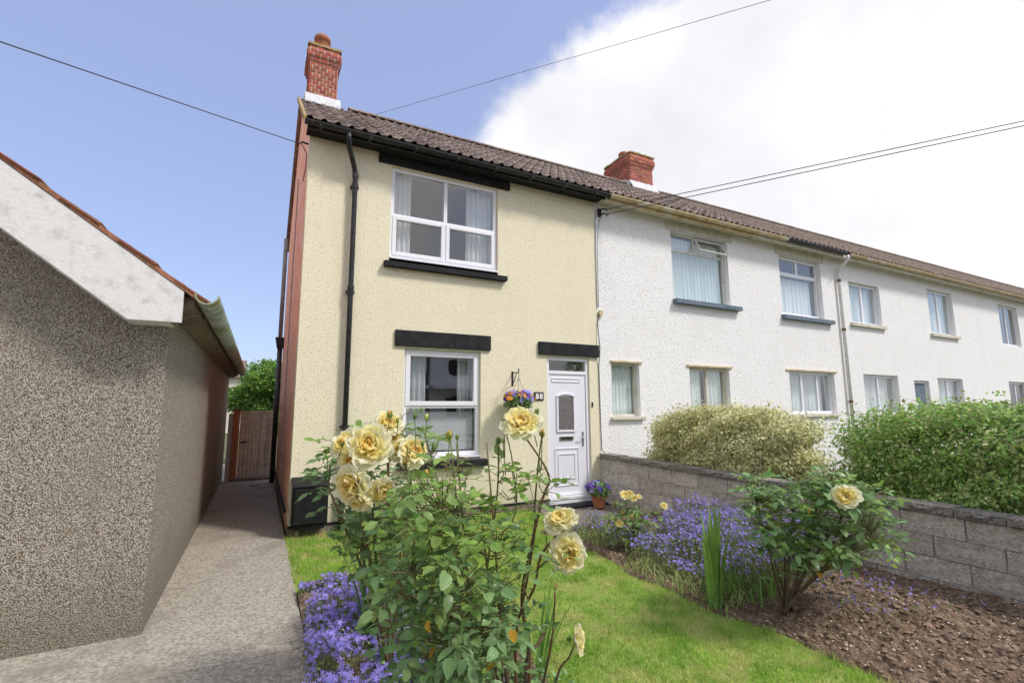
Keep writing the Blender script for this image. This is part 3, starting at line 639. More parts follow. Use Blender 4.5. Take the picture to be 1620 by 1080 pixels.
def window(par, x0, x1, z0, z1, y, bars_v, bars_h, sashes, m=pvc_m, fw=.055, gm=None, obj_label=None):
    """outer frame, mullions/transoms, opening sashes [(x0,x1,z0,z1)] and fixed panes [(...)] ; returns window part"""
    mb = MB(); rect_frame(mb, x0, x1, z0, z1, fw, y, y+.07)
    for (a, za, zb_) in bars_v: mb.box(a-fw/2, a+fw/2, y+.002, y+.068, za, zb_)
    for (a, xa, xb) in bars_h: mb.box(xa, xb, y+.004, y+.066, a-fw/2, a+fw/2)
    wdw = mb.build('window', m, par, bevel=.003)
    for (a, b, c, d, s) in sashes:
        if s:
            q = MB(); rect_frame(q, a, b, c, d, s, y-.012, y+.055); q.build('sash', m, wdw, bevel=.005); pane(wdw, a+s-.004, b-s+.004, c+s-.004, d-s+.004, y+.02, gm)
        else: pane(wdw, a, b, c, d, y+.02, gm)
    if obj_label: wdw['label'] = obj_label
    return wdw
# upper window : top fixed lights, lower opening sashes
W1 = window(H, 1.062, 2.728, 3.60, 4.928, .045, [(1.885, 3.655, 4.873)], [(4.22, 1.117, 2.673)],
            [(1.117, 1.858, 4.245, 4.873, 0), (1.912, 2.673, 4.245, 4.873, 0), (1.10, 1.875, 3.64, 4.215, .055), (1.895, 2.69, 3.64, 4.215, .055)], obj_label='upper white four-light window with drawn-back curtains')
MB().box(1.063, 2.727, -.02, .11, 3.572, 3.598).build('cill', pvc_m, W1)
curtain(W1, 1.09, 1.40, 3.66, 4.90, .20, 4); curtain(W1, 2.27, 2.70, 3.66, 4.90, .20, 6)
sill(.985, 2.855, 3.44, 3.525, blackmatt_m, H); MB().box(1.062, 2.728, .0, .10, 3.527, 3.570).build('sub_sill', pvc_m, W1)
# lower window
W2 = window(H, 1.312, 2.448, .85, 2.328, .05, [], [(1.54, 1.367, 2.393)],
            [(1.345, 2.415, 1.545, 2.295, .062), (1.367, 2.393, .905, 1.513, 0)], gm=glass_l, obj_label='lower white two-light window looking onto the rose bushes')
MB().box(1.313, 2.447, -.015, .12, .822, .848).build('cill', pvc_m, W2)
curtain(W2, 1.36, 1.68, .90, 2.30, .22, 4); curtain(W2, 2.16, 2.41, .90, 2.30, .22, 4)
MB().box(1.37, 2.39, .17, .175, .92, 1.46).build('net_curtain', curtain_m, W2)
sill(1.24, 2.53, .70, .80, blackmatt_m, H)
MB().box(1.312, 2.448, .0, .10, .803, .820).build('sub_sill', pvc_m, W2)

# front door
DR = MB(); rect_frame(DR, 3.592, 4.408, .032, 2.318, .055, .03, .10); DR.box(3.647, 4.353, .032, .098, 2.045, 2.10)
door = DR.build('door_frame', pvc_m, H, bevel=.003)
pane(door, 3.647, 4.353, 2.10, 2.263, .06)
MB().box(3.655, 4.345, .045, .09, .10, 2.038).build('door', door_m, door, bevel=.003)
dp_ = MB(); dp_.box(3.60, 4.40, -.03, .03, .105, .150); dp_.box(3.655, 4.345, .02, .044, .155, .19); dp_.build('weather_bar', pvc_m, door, bevel=.004)
MB().box(3.50, 4.50, -.30, .03, -.04, .045).build('threshold', blackmatt_m, door, bevel=.005)
MB().box(3.594, 4.406, -.02, .031, .047, .10).build('door_sill', pvc_m, door)
def molding(mb, x0, x1, z0, z1, w=.016, y0=.033, y1=.0465, arch=0):
    mb.box(x0, x0+w, y0, y1, z0, z1); mb.box(x1-w, x1, y0, y1, z0, z1); mb.box(x0+w, x1-w, y0, y1, z0, z0+w)
    if not arch: mb.box(x0+w, x1-w, y0, y1, z1-w, z1)
    else:
        n = 8; xc = (x0+x1)/2; hw = (x1-x0)/2
        for k in range(n):
            a, b = -1+2*k/n, -1+2*(k+1)/n; xa, xb = xc+a*hw, xc+b*hw; za, zb_ = z1-w+arch*(1-a*a), z1-w+arch*(1-b*b)
            mb.quadbox([(xa, y0, za), (xb, y0, zb_), (xb, y1, zb_), (xa, y1, za), (xa, y0, za+w), (xb, y0, zb_+w), (xb, y1, zb_+w), (xa, y1, za+w)])
    return mb
molding(MB(), 3.78, 4.13, 1.13, 1.70, .03, .022, .044, .05).build('glazing_trim', pvc_m, door, bevel=.004)
MB().box(3.812, 4.098, .036, .0445, 1.16, 1.69).build('door_glass', obsc_m, door)
molding(MB(), 3.74, 4.19, .30, .88, .014).build('panel_molding', pvc_m, door, bevel=.003)
molding(MB(), 3.80, 4.13, .40, .80, .022, .034).build('panel_molding', pvc_m, door, bevel=.003)
molding(MB(), 3.70, 4.24, 1.92, 1.985, .012).build('panel_molding', pvc_m, door, bevel=.003)
lb = MB().box(3.83, 4.09, .028, .0445, 1.00, 1.065).build('letterbox', metal_m, door, bevel=.004)
MB().box(3.855, 4.065, .024, .029, 1.015, 1.05).build('letter_flap', iron_m, lb)
hd = MB().box(4.265, 4.29, .03, .0445, .90, 1.13).build('handle', metal_m, door, bevel=.003)
MB().tube([(4.278, .03, 1.04), (4.278, -.01, 1.04), (4.18, -.012, 1.045)], .009, 8).build('lever', metal_m, hd)
MB().box(4.44, 4.462, -.015, -.002, 1.52, 1.60).build('bell_push', iron_m, door)
# cable down the party line
MB().tube([(4.62, -.012, 3.1), (4.60, -.012, 2.9), (4.605, -.05, 2.5), (4.60, -.012, 2.2), (4.602, -.012, 1.5), (4.61, -.012, .82), (4.66, -.03, .78)], .007, 6).build('wall_cable', iron_m, H)
MB().tube([(4.63, -.02, 4.95), (4.605, -.012, 4.7), (4.60, -.012, 3.9), (4.603, -.012, 3.2)], .005, 6).build('wall_cable', iron_m, H)
MB().box(4.63, 4.70, -.04, -.002, 3.06, 3.15).build('cable_box', creampaint_m, H)
# gable pipes at back corner
vp_ = MB().tube([(-.10, 5.10, 3.05), (-.10, 5.10, 5.3)], .045, 10).build('vent_pipe', greypipe_m, H, smooth=True)
bp_ = MB().tube([(-.10, 4.85, .0), (-.10, 4.85, 2.85)], .05, 12).build('soil_pipe', black_m, H, smooth=True)
MB().quadbox([(-.16, 4.79, 2.80), (-.03, 4.79, 2.80), (-.03, 4.93, 2.80), (-.16, 4.93, 2.80), (-.20, 4.74, 3.02), (-.03, 4.74, 3.02), (-.03, 4.98, 3.02), (-.20, 4.98, 3.02)]).build('hopper_head', black_m, bp_)
# cable bracket top of gable
MB().tube([(-.03, .12, 5.03), (-.12, .1, 5.03), (-.14, .1, 5.0)], .012, 6).build('cable_bracket', iron_m, H)
MB().tube([(-.12, .1, 5.0), (-.06, .05, 4.86), (-.04, .4, 4.84), (-.045, .8, 4.8)], .006, 6).build('wall_cable', iron_m, H)
MB().tube([(-.10, .9, 4.86), (-.105, 1.0, 3.0), (-.10, 1.0, .5)], .008, 6).build('wall_cable', greypipe_m, H)

# ================================================================== white houses
def white_house(name, label, x0, x1, ups, lows, gcol, gx, roof_single):
    h = thing(name, label, 'house', (x0, 0, 0))
    facade('wall', white_rc, x0, x1-.002, -.05, 5.17, .012, .25, [u[:4] for u in ups]+[l[:4] for l in lows], h)
    shell(h, x0, x1, room_m)
    MB().box(x0+.06, x1, -.215, .010, 5.085, 5.105).build('soffit', soffit_m, h)
    MB().box(x0+.06, x1, -.24, -.217, 5.03, 5.175).build('fascia', creampaint_m if roof_single else soffit_m, h)
    for a, b, mm in gx: halfgutter(MB(), a, b, -.30, 5.135, .055).build('gutter', mm, h)
    return h
def casement(h, x0, x1, z0, z1, y, cols, m, fw=.04, blind=None, gm=None, top=None, flip=False):
    mb = MB(); rect_frame(mb, x0, x1, z0, z1, fw, y, y+.06); xs = [x0+fw]+list(cols)+[x1-fw]
    for c in cols: mb.box(c-fw/2, c+fw/2, y+.002, y+.058, z0+fw, (z1-fw))
    wd = mb.build('window', m, h)
    for a, b in zip(xs[:-1], xs[1:]):
        pane(wd, a+(fw/2 if a != xs[0] else 0), b-(fw/2 if b != xs[-1] else 0), z0+fw, z1-fw, y+.02, gm)
    return wd
WA = white_house('white_house', 'white roughcast terraced house next to the cream one, with cream peeling gutter', 4.604, 8.60,
                 [(6.42, 8.00, 3.55, 4.90)], [(4.88, 5.50, 1.36, 2.28), (6.73, 7.82, 1.30, 2.27)], None, [(4.72, 8.598, creampaint_m)], True)
make_roof(WA, 4.662, 8.60, True, skip=lambda x, y: (7.66 < x < 8.36 and y > 2.2))
make_chimney(WA, 7.62, 8.37, 2.38, 3.35, 7.00, 7.98, .15, [(7.86, 2.9, .12, .22)])
# upper metal window with open top light
mb = MB(); rect_frame(mb, 6.425, 7.995, 3.555, 4.895, .04, .11, .16); mb.box(6.465, 7.955, .112, .158, 4.53, 4.57); mb.box(7.12, 7.16, .112, .158, 4.57, 4.855)
wa = mb.build('window', whitepaint_m, WA); wa['label'] = 'upper window with its top right light propped open'
pane(wa, 6.465, 7.955, 3.595, 4.53, .13, glass); pane(wa, 6.465, 7.12, 4.57, 4.855, .13, glass)
q = MB(); rect_frame(q, 0, .80, -.29, 0, .028, -.015, .015); q_o = q.build('top_light', whitepaint_m, None); q_o.parent = wa; q_o.location = Vector((7.158, .10, 4.86))-wloc(WA); q_o.rotation_euler = (R(-24), 0, 0)
pp = MB().box(.028, .772, -.003, .003, -.262, -.028).build('pane', glass, None); pp.parent = q_o
curtain(wa, 6.46, 7.96, 3.6, 4.84, .22, 15, blind_m, .03)
sill(6.40, 8.22, 3.45, 3.545, greypaint_m, WA, .10)
MB().box(6.30, 8.14, -.012, .010, 4.903, 5.08).build('lintel', soffit_m, WA)
# ground windows
w = casement(WA, 4.885, 5.495, 1.365, 2.275, .10, [], soffit_m, .035, gm=glass_w); curtain(w, 4.91, 5.47, 1.40, 2.25, .20, 7, blind_m, .012, 'vertical_blind')
MB().box(4.84, 5.56, -.05, .10, 1.31, 1.355).build('sill', soffit_m, WA); MB().box(4.86, 5.56, -.02, .010, 2.285, 2.31).build('drip_mould', creampaint_m, WA)
w = casement(WA, 6.735, 7.815, 1.305, 2.265, .10, [7.28], soffit_m, .05, gm=glass_w); curtain(w, 6.78, 7.20, 1.35, 2.22, .20, 6, blind_m, .012, 'vertical_blind'); curtain(w, 7.36, 7.78, 1.35, 2.22, .20, 5, blind_m, .012, 'vertical_blind')
MB().box(6.66, 7.90, -.02, .010, 2.275, 2.305).build('drip_mould', creampaint_m, WA); MB().box(6.7, 7.86, -.05, .10, 1.24, 1.295).build('sill', soffit_m, WA)
# insulator bracket with cables
ib = MB().box(4.68, 4.74, -.03, .010, 4.84, 4.98).build('cable_bracket', iron_m, WA)
for zz in (4.86, 4.95): MB().tube([(4.71, -.03, zz), (4.71, -.10, zz), (4.78, -.12, zz)], .012, 6).build('insulator_arm', iron_m, ib)
for zz, xx in ((4.86, 4.79), (4.95, 4.79)): MB().lathe((xx, -.12, zz-.03), [(.001, 0), (.022, .005), (.026, .03), (.018, .05), (.001, .06)], 10).build('insulator', greypipe_m, ib)
MB().tube([(4.72, -.02, 4.84), (4.66, -.02, 4.6), (4.64, -.01, 4.2), (4.63, -.01, 3.2)], .006, 6).build('wall_cable', greypipe_m, WA)
MB().box(9.0, 9.02, -.02, 0, 0, .01) 

WB = white_house('white_house', 'white roughcast terraced house in the middle, with a white drainpipe at its far side', 8.60, 11.90,
                 [(9.68, 11.22, 3.53, 4.90)], [(9.72, 11.38, 1.36, 2.29)], None, [(8.60, 9.56, creampaint_m), (9.56, 11.80, black_m)], False)
make_roof(WB, 8.60, 11.90, False)
mb = MB(); rect_frame(mb, 9.685, 11.215, 3.535, 4.895, .07, .11, .17); mb.box(9.755, 11.145, .112, .168, 4.46, 4.54); mb.box(10.41, 10.49, .112, .168, 4.54, 4.825)
wb = mb.build('window', pvc_m, WB); pane(wb, 9.755, 11.145, 3.605, 4.46, .13, glass_w); pane(wb, 9.755, 10.41, 4.54, 4.825, .13, glass_w); pane(wb, 10.49, 11.145, 4.54, 4.825, .13, glass_w)
curtain(wb, 9.74, 11.1, 3.58, 4.45, .24, 9, blind_m, .02)
sill(9.62, 11.46, 3.42, 3.52, greypaint_m, WB, .09); MB().box(9.56, 11.34, -.012, .010, 4.903, 5.08).build('lintel', soffit_m, WB)
w = casement(WB, 9.725, 11.375, 1.365, 2.285, .10, [10.27, 10.85], pvc_m, .055, gm=glass_w); curtain(w, 9.78, 11.32, 1.40, 2.24, .3, 10, blind_m, .02)
MB().box(9.62, 11.48, -.02, .010, 2.295, 2.325).build('drip_mould', creampaint_m, WB); MB().box(9.68, 11.42, -.05, .10, 1.30, 1.355).build('sill', soffit_m, WB)
wp = MB().tube([(11.85, -.30, 5.09), (11.85, -.30, 5.0), (11.85, -.06, 4.8), (11.85, -.05, 4.5), (11.85, -.05, 0)], .038, 10).build('downpipe', whitepaint_m, WB, smooth=True)
for z in (4.5, 3.3, 1.6): MB().tube([(11.85, -.052, z), (11.85, -.052, z+.06)], .046, 10).build('pipe_collar', stem_r, wp)

WC = white_house('white_house', 'white roughcast terraced house at the far right, beyond the white drainpipe', 11.90, 19.5,
                 [(12.35, 13.75, 3.55, 4.60), (16.3, 17.8, 3.55, 4.85)], [(12.6, 14.2, 1.3, 2.3), (16.3, 17.8, 1.2, 2.3), (15.0, 15.8, .1, 2.2)], None, [(11.90, 19.5, creampaint_m)], False)
make_roof(WC, 11.90, 19.5, False)
for (a, b, c, d) in ((12.35, 13.75, 3.55, 4.60), (16.3, 17.8, 3.55, 4.85), (12.6, 14.2, 1.3, 2.3), (16.3, 17.8, 1.2, 2.3)):
    w = casement(WC, a+.005, b-.005, c+.005, d-.005, .10, [(a+b)/2], pvc_m, .06, gm=glass_w); curtain(w, a+.06, b-.06, c+.05, d-.05, .25, 9, blind_m, .02)
    MB().box(a-.08, b+.08, -.06, .10, c-.08, c-.003).build('sill', soffit_m, WC)
mb = MB(); rect_frame(mb, 15.005, 15.795, .105, 2.195, .06, .08, .14); dd = mb.build('door_frame', pvc_m, WC); MB().box(15.07, 15.73, .09, .13, .17, 2.13).build('door', greypaint_m, dd)

WD = white_house('white_house', 'last white roughcast house of the terrace, farthest from the cream house', 19.502, 34,
                 [(21, 22.5, 3.5, 4.85), (25, 26.5, 3.5, 4.85), (29, 30.5, 3.5, 4.85)], [(21, 22.5, 1.2, 2.3), (25, 26.5, 1.2, 2.3), (29, 30.5, 1.2, 2.3)], None, [(19.5, 34, creampaint_m)], False)
make_roof(WD, 19.50, 34, False)
for a in (21, 25, 29):
    for c, d in ((3.5, 4.85), (1.2, 2.3)):
        w = casement(WD, a+.005, a+1.495, c+.005, d-.005, .10, [a+.75], pvc_m, .06, gm=glass_w)

# ================================================================== neighbour building on the left
LB = thing('pebbledash_bungalow', 'low pebbledashed building with red tiled roof at the left of the side path', 'building', (-1.03, -2.3, 0))
LX, LY0, LY1 = -1.03, -2.30, 5.60; LZ = 2.20; LXW = -9.2
mb = MB().prism([(LX, LY0+.002, -.05), (LX-.2, LY0+.002, -.05), (LX-.2, LY0+.002, LZ+.02), (LX, LY0+.002, LZ)], (0, LY0, 0), (0, LY1, 0)); mb.build('side_wall', pebble, LB)
xr = (LX+LXW)/2; zr = LZ+.12+(LX-xr)*math.tan(R(36)); W_ = facade('front_wall', pebble, LXW, LX-.2-.001, -.05, LZ, LY0, .22, [(-4.5, -2.6, .85, 2.05)], LB)
MB().prism([(LXW, LY0, LZ+.001), (LX, LY0, LZ+.001), (xr, LY0, zr-.05)], (0, 0, 0), (0, .2, 0)).build('gable_wall', pebble, LB)
MB().box(LX-.2-.002, LX, LY0, LY0+.0015, -.05, LZ).build('quoin_face', pebble, LB)
MB().box(LXW, LX-.2, LY1-.2, LY1, -.05, LZ).build('back_wall', pebble, LB); MB().box(LXW, LXW+.2, LY0+.3, LY1-.21, -.05, LZ).build('side_wall', pebble, LB)
MB().box(LXW+.2, LX-.2, LY0+.23, LY1-.2, LZ-.1, LZ-.05).build('ceiling', room_m, LB)
w = casement(LB, -4.495, -2.605, .855, 2.045, LY0+.09, [-3.55], pvc_m, .06, gm=glass); curtain(w, -4.44, -2.66, .9, 2.0, LY0+.26, 14, curtain_m, .02)
MB().box(-4.6, -2.5, LY0-.07, LY0+.08, .77, .845).build('sill', soffit_m, LB)
# roof slabs, sloping towards the path
TP = math.tan(R(36)); gx0 = -.80
def lz(x): return LZ+.11+(LX+.12-x)*TP*1.0
rb = MB(); ya, yb = LY0-.26, LY1+.05
rb.prism([(gx0, ya, lz(gx0)), (gx0, ya, lz(gx0)+.035), (xr, ya, lz(xr)+.035), (xr, ya, lz(xr))], (0, ya, 0), (0, yb, 0))
xl = 2*xr-gx0
rb.prism([(xl, ya, lz(gx0)), (xr-.002, ya, lz(xr)), (xr-.002, ya, lz(xr)+.035), (xl, ya, lz(gx0)+.035)], (0, ya, 0), (0, yb, 0))
lrf = rb.build('roof', redtile_m, LB)
RT = bpy.data.meshes.new('clay_tile'); RT.from_pydata([(0, 0, 0), (.165, 0, 0), (.165, .26, .0), (0, .26, .0), (0, 0, .014), (.165, 0, .014), (.165, .26, .012), (0, .26, .012)], [], BR.f); RT.update(); RT.materials.append(redtile_m)
Ls = (gx0-xr)/math.cos(R(36)); rows = int(Ls/.2); ncol = int((yb-ya)/.17); o0 = wloc(LB); pos = []
for r_ in range(rows):
    for c in range(ncol):
        d = r_*.2-.03; y = ya-.01+c*.17+(.085 if r_ % 2 else 0); x = gx0-d*math.cos(R(36)); z = lz(gx0)+.036+d*math.sin(R(36)); pos.append((x, y, z))
# tile local x -> world +Y ; local y -> up slope (-X,+Z)
RM = Matrix(((0, -math.cos(R(34)), 0), (1, 0, 0), (0, math.sin(R(34)), 1))); ax = Vector((0, 1, 0)); ay = Vector((-math.cos(R(33)), 0, math.sin(R(33)))); az = ax.cross(ay)
RMt = Matrix((ax, ay, az)).transposed(); RTV = np.array([v.co[:] for v in RT.vertices]); RTF = np.array([p.vertices[:] for p in RT.polygons])
first = [p for p in pos if True][:ncol*5]; rest = pos[len(first):]
for p in first[:280]:
    o = link('clay_tile', RT, None, lrf, Vector(p)-o0); o.rotation_euler = (RMt @ Matrix.Rotation(random.uniform(-.03, .03), 3, 'Z')).to_euler()
V, F = scatter(RTV, RTF, np.array(first[280:]+rest), np.repeat(np.array(RMt)[None], len(first[280:]+rest), 0), np.ones(len(first[280:]+rest))); npobj('roof_tiles', V, F, redtile_m, lrf, kind='stuff')
# eaves: wide asbestos gutter, rough boarding beneath, boxed end of the bargeboard
halfgutter(MB(), LY0-.30, LY1+.02, gx0+.01, LZ+.105, .075, 'y', 10, .012).build('gutter', asb_m, LB, smooth=False)
MB().prism([(LX+.002, LY0-.2, LZ-.02), (LX+.002, LY0-.2, LZ+.08), (gx0-.07, LY0-.2, LZ+.09), (gx0-.07, LY0-.2, LZ+.03)][::-1], (0, 0, 0), (0, LY1-LY0+.2, 0)).build('soffit', mat('bare_soffit_board', (.22, .18, .13), (.12, .10, .07), 9, .95, .6, 40), LB)
for i in range(22): MB().box(LX+.004, gx0-.06, LY0+.1+i*.35, LY0+.15+i*.35, LZ+.02, LZ+.045).build('rafter_foot', mat('rafter_wood', (.28, .23, .16), rough=.9) if i == 0 else MATS['rafter_wood'], LB)
bb = MB()
bb.prism([(LX+.10, LY0-.255, LZ-.10), (LX+.10, LY0-.255, LZ+.12), (xr, LY0-.255, lz(xr)-.01), (xr, LY0-.255, lz(xr)-.24), (LX-.20, LY0-.255, LZ-.10)][::-1], (0, 0, 0), (0, .03, 0))
bb.prism([(2*xr-LX-.03, LY0-.255, LZ-.10), (2*xr-LX-.03, LY0-.255, LZ+.14), (xr-.002, LY0-.255, lz(xr)-.01), (xr-.002, LY0-.255, lz(xr)-.24), (2*xr-LX+.2, LY0-.255, LZ-.10)], (0, 0, 0), (0, .03, 0))
bb.build('bargeboard', whitepaint_m, LB)
MB().prism([(LX-.22, LY0-.224, LZ-.1), (LX+.03, LY0-.224, LZ-.1), (xr, LY0-.224, lz(xr)-.24)], (0, 0, 0), (0, .222, 0)).build('verge_soffit', whitepaint_m, LB)

# ================================================================== gate across the side path
G = thing('garden_gate', 'weathered wooden gate of vertical boards closing the side path', 'gate', (-.5, 5.62, 0))
for i in range(9):
    x = -.765+i*.072; MB().box(x, x+.0695, 5.60+random.uniform(0, .006), 5.622, .04, 1.44+random.uniform(-.004, .004)).build('board', wood_m, G, bevel=.003)
for z in (.3, .75, 1.25): MB().box(-.76, -.13, 5.624, 5.66, z, z+.09).build('rail', wood_m, G)
MB().box(-.77, -.12, 5.59, 5.63, 1.447, 1.48).build('capping', wood_m, G)
MB().box(-.75, -.62, 5.585, 5.60, .80, .825).build('latch', iron_m, G)
P_ = thing('brick_pier', 'narrow red brick gate pier beside a white post', 'pier', (-.86, 5.6, 0))
MB().box(-.90, -.775, 5.52, 5.74, -.02, 1.47).build('pier', pierbrick, P_); MB().box(-.91, -.765, 5.51, 5.75, 1.472, 1.51).build('cap', redtile_m, P_)
MB().box(-.985, -.905, 5.56, 5.68, -.02, 1.42).build('post', whitepaint_m, P_)
fl = thing('drain_cover', 'small grey drain cover in the path near the gate', 'drain cover', (-.4, 4.6, .012))
MB().box(-.50, -.30, 4.5, 4.7, .0125, .018).build('cover', greypipe_m, fl); 
for i in range(5): MB().box(-.485+i*.037, -.468+i*.037, 4.52, 4.68, .0185, .022).build('slot_bar', iron_m, fl)
struct('path_step', MB().box(-.90, -.06, 5.42, 5.75, .013, .06), pad_m)

# ================================================================== garden wall of blocks
GW = thing('block_wall', 'low garden wall of rough concrete blocks with dark lichened coping', 'wall', (4.6, -3, 0))
WX0, WX1 = 4.575, 4.73; WY0, WY1 = -7.4, -.03
def walltop(y): return .715+.0195*(y+3.6)*0+.72*0+.0
def wt(y): return .712+(y+3.6)*.0175
MB().quadbox([(WX0+.018, WY0, -.1), (WX1-.018, WY0, -.1), (WX1-.018, WY1, -.1), (WX0+.018, WY1, -.1), (WX0+.018, WY0, wt(WY0)-.066), (WX1-.018, WY0, wt(WY0)-.066), (WX1-.018, WY1, wt(WY1)-.066), (WX0+.018, WY1, wt(WY1)-.066)]).build('mortar_core', blockjoint_m, GW)
def rough_box(nm, m, s=.006, seed=0, nx=4, nz=3):
    """unit block 0..1 with an uneven front face (-x side)"""
    r_ = random.Random(seed); mb = MB()
    for k in range(nz+1):
        for i in range(nx+1): mb.v.append((r_.uniform(-s, s)*(0 if i in (0, nx) or k in (0, nz) else 1)*10 if True else 0, i/nx+r_.uniform(-.01, .01), k/nz+r_.uniform(-.03, .03)))
    for k in range(nz):
        for i in range(nx): a = k*(nx+1)+i; mb.f.append([a+nx+1, a+nx+2, a+1, a])
    st = len(mb.v); n = (nx+1)*(nz+1); mb.v += [(1, 0, 0), (1, 1, 0), (1, 1, 1), (1, 0, 1)]
    mb.f.append([st, st+1, st+2, st+3]); top = [(nx+1)*nz+i for i in range(nx+1)]; mb.f.append(top+[st+2, st+3]); mb.f.append(list(range(nx+1))[::-1]+[st, st+1])
    mb.f.append([i*(nx+1) for i in range(nz+1)]+[st+3, st]); mb.f.append([i*(nx+1)+nx for i in range(nz+1)][::-1]+[st+1, st+2])
    me = bpy.data.meshes.new(nm); me.from_pydata(mb.v, [], mb.f); me.update(); me.materials.append(m); return me
BLK = [rough_box('block', block_m, .008, k) for k in range(4)]; CPG = [rough_box('coping_stone', coping_m, .012, 20+k, 5, 2) for k in range(3)]
o0 = wloc(GW)
for j in range(4):
    y = WY1-(.22 if j % 2 else 0)
    first_ = True
    while y > WY0+.1:
        ln = .44; ya_ = max(WY0, y-ln+.012); 
        if j % 2 and first_:
            y = WY1; ya_ = WY1-.208; ln = .22
        first_ = False
        zt = wt((y+ya_)/2)-.068; hgt = (zt+.06)/4*1.0; z0 = -.06+j*hgt
        o = link('block', random.choice(BLK), None, GW, Vector((WX0+random.uniform(-.004, .004), ya_, z0))-o0); o.scale = (.146, y-ya_, hgt-.009)
        y -= ln
y = WY1
while y > WY0:
    ln = random.uniform(.30, .46); ya_ = y-ln+.004
    o = link('coping_stone', random.choice(CPG), None, GW, Vector((WX0-.03+random.uniform(-.005, .005), ya_, wt((y+ya_)/2)-.066))-o0); o.scale = (.205, ln-.006, .062+random.uniform(-.004, .006)); y -= ln

# ================================================================== small fittings
MBX = thing('meter_box', 'black wall-mounted meter box with a sloping lid at the corner of the cream house', 'meter box', (.18, -.1, .1))
x0, x1, yf = -.01, .385, -.19
MB().prism([(x0, -.004, .16), (x0, yf, .16), (x0, yf, .60), (x0, -.004, .67)], (x0, 0, 0), (x1, 0, 0)).build('box', box_m, MBX, bevel=.012)
MB().prism([(x0-.012, -.003, .672), (x0-.012, yf-.02, .59), (x0-.012, yf-.02, .61), (x0-.012, -.003, .695)], (x0-.012, 0, 0), (x1+.012, 0, 0)).build('lid', box_m, MBX, bevel=.006)
MB().box(x0+.02, x1-.02, yf-.014, yf-.001, .175, .575).build('door', box_m, MBX, bevel=.008)
MB().box(x0+.03, x1-.03, -.16, -.02, .10, .157).build('base', blackmatt_m, MBX, bevel=.01)
MB().tube([(x0+.05, yf-.014, .36), (x0+.05, yf-.022, .36)], .012, 8).build('lock', iron_m, MBX)
MB().box(.045, .085, -.06, -.03, -.02, .12).build('service_duct', wood_m, MBX)

HB = thing('hanging_basket', 'hanging basket of purple, orange and yellow pansies left of the house number', 'hanging basket', (2.93, -.28, 1.6))
bc = np.array([2.93, -.28, 1.62])
MB().lathe(tuple(bc-[0, 0, .17]), [(.001, 0), (.07, .015), (.12, .06), (.155, .12), (.17, .17), (.15, .17), (.001, .13)], 20).build('basket', moss_m, HB, smooth=True)
hook = np.array([2.93, -.28, 1.985])
for a in (0, 2.1, 4.2): MB().tube([tuple(bc+[.165*math.cos(a), .165*math.sin(a), 0]), tuple(hook-[0, 0, .04])], .003, 5).build('chain', iron_m, HB)
MB().tube([tuple(hook-[0, 0, .05]), tuple(hook)], .004, 6).build('hook', iron_m, HB)
def flowers(par, c, rad, n, mats, size, leafn, leafm, lsize, flat=.6, name='pansy_flowers'):
    d = rng.normal(size=(n, 3)); d /= np.linalg.norm(d, axis=1, keepdims=True); d[:, 2] = np.abs(d[:, 2])*1.0-.25*rng.random(n)
    pos = c+d*np.array([rad, rad, rad*flat])*rng.uniform(.85, 1.1, (n, 1)); fr = frames(d+rng.normal(0, .3, (n, 3))+np.array([0, -.5, .2]), rng.uniform(0, 6.28, n)); idx = rng.integers(0, len(mats), n)
    T = np.array([[0, 0, 0]]+[[math.cos(a)*(1 if k % 2 else .72), math.sin(a)*(1 if k % 2 else .72), .12] for k, a in enumerate(np.linspace(0, 2*np.pi, 11)[:-1])]); F = np.array([[0, 1+k, 1+(k+1) % 10] for k in range(10)])
    for k, m in enumerate(mats):
        s = idx == k
        if s.any(): V, FF = scatter(T, F, pos[s], fr[s], rng.uniform(.8, 1.2, s.sum())*size); npobj(name, V, FF, m, par, kind='stuff')
    d = rng.normal(size=(leafn, 3)); d /= np.linalg.norm(d, axis=1, keepdims=True); pos = c+d*np.array([rad, rad, rad*flat])*rng.uniform(.3, 1.05, (leafn, 1))**.5; pos[:, 2] -= rad*.12
    V, FF = scatter(LEAF_T, LEAF_F, pos, frames(d+rng.normal(0, .5, (leafn, 3)), rng.uniform(0, 6.28, leafn)), rng.uniform(.7, 1.3, leafn)*lsize); npobj('foliage', V, FF, leafm, par, kind='stuff')
flowers(HB, bc+[0, 0, .02], .225, 110, [pansyl_m, pansy_m, pansyo_m, pansyl_m, pansyo_m], .036, 620, leafdI, .05)
BK = thing('basket_bracket', 'black wrought iron scroll bracket fixed above the hanging basket', 'bracket', (2.97, 0, 2.0))
MB().box(2.96, 2.985, -.012, -.001, 1.84, 2.06).build('back_plate', iron_m, BK)
pts = [(2.972, -.012, 2.035), (2.965, -.10, 2.035), (2.95, -.2, 2.03), (2.93, -.28, 2.02), (2.92, -.31, 2.05), (2.925, -.29, 2.075), (2.93, -.27, 2.06)]
MB().tube(pts, .008, 8).build('arm', iron_m, BK); MB().tube([(2.972, -.012, 1.87), (2.965, -.08, 1.92), (2.96, -.14, 2.0), (2.955, -.16, 2.03)], .007, 8).build('brace', iron_m, BK)
MB().tube([tuple(hook), tuple(hook+[0, 0, .035])], .004, 6).build('hook_link', iron_m, BK)

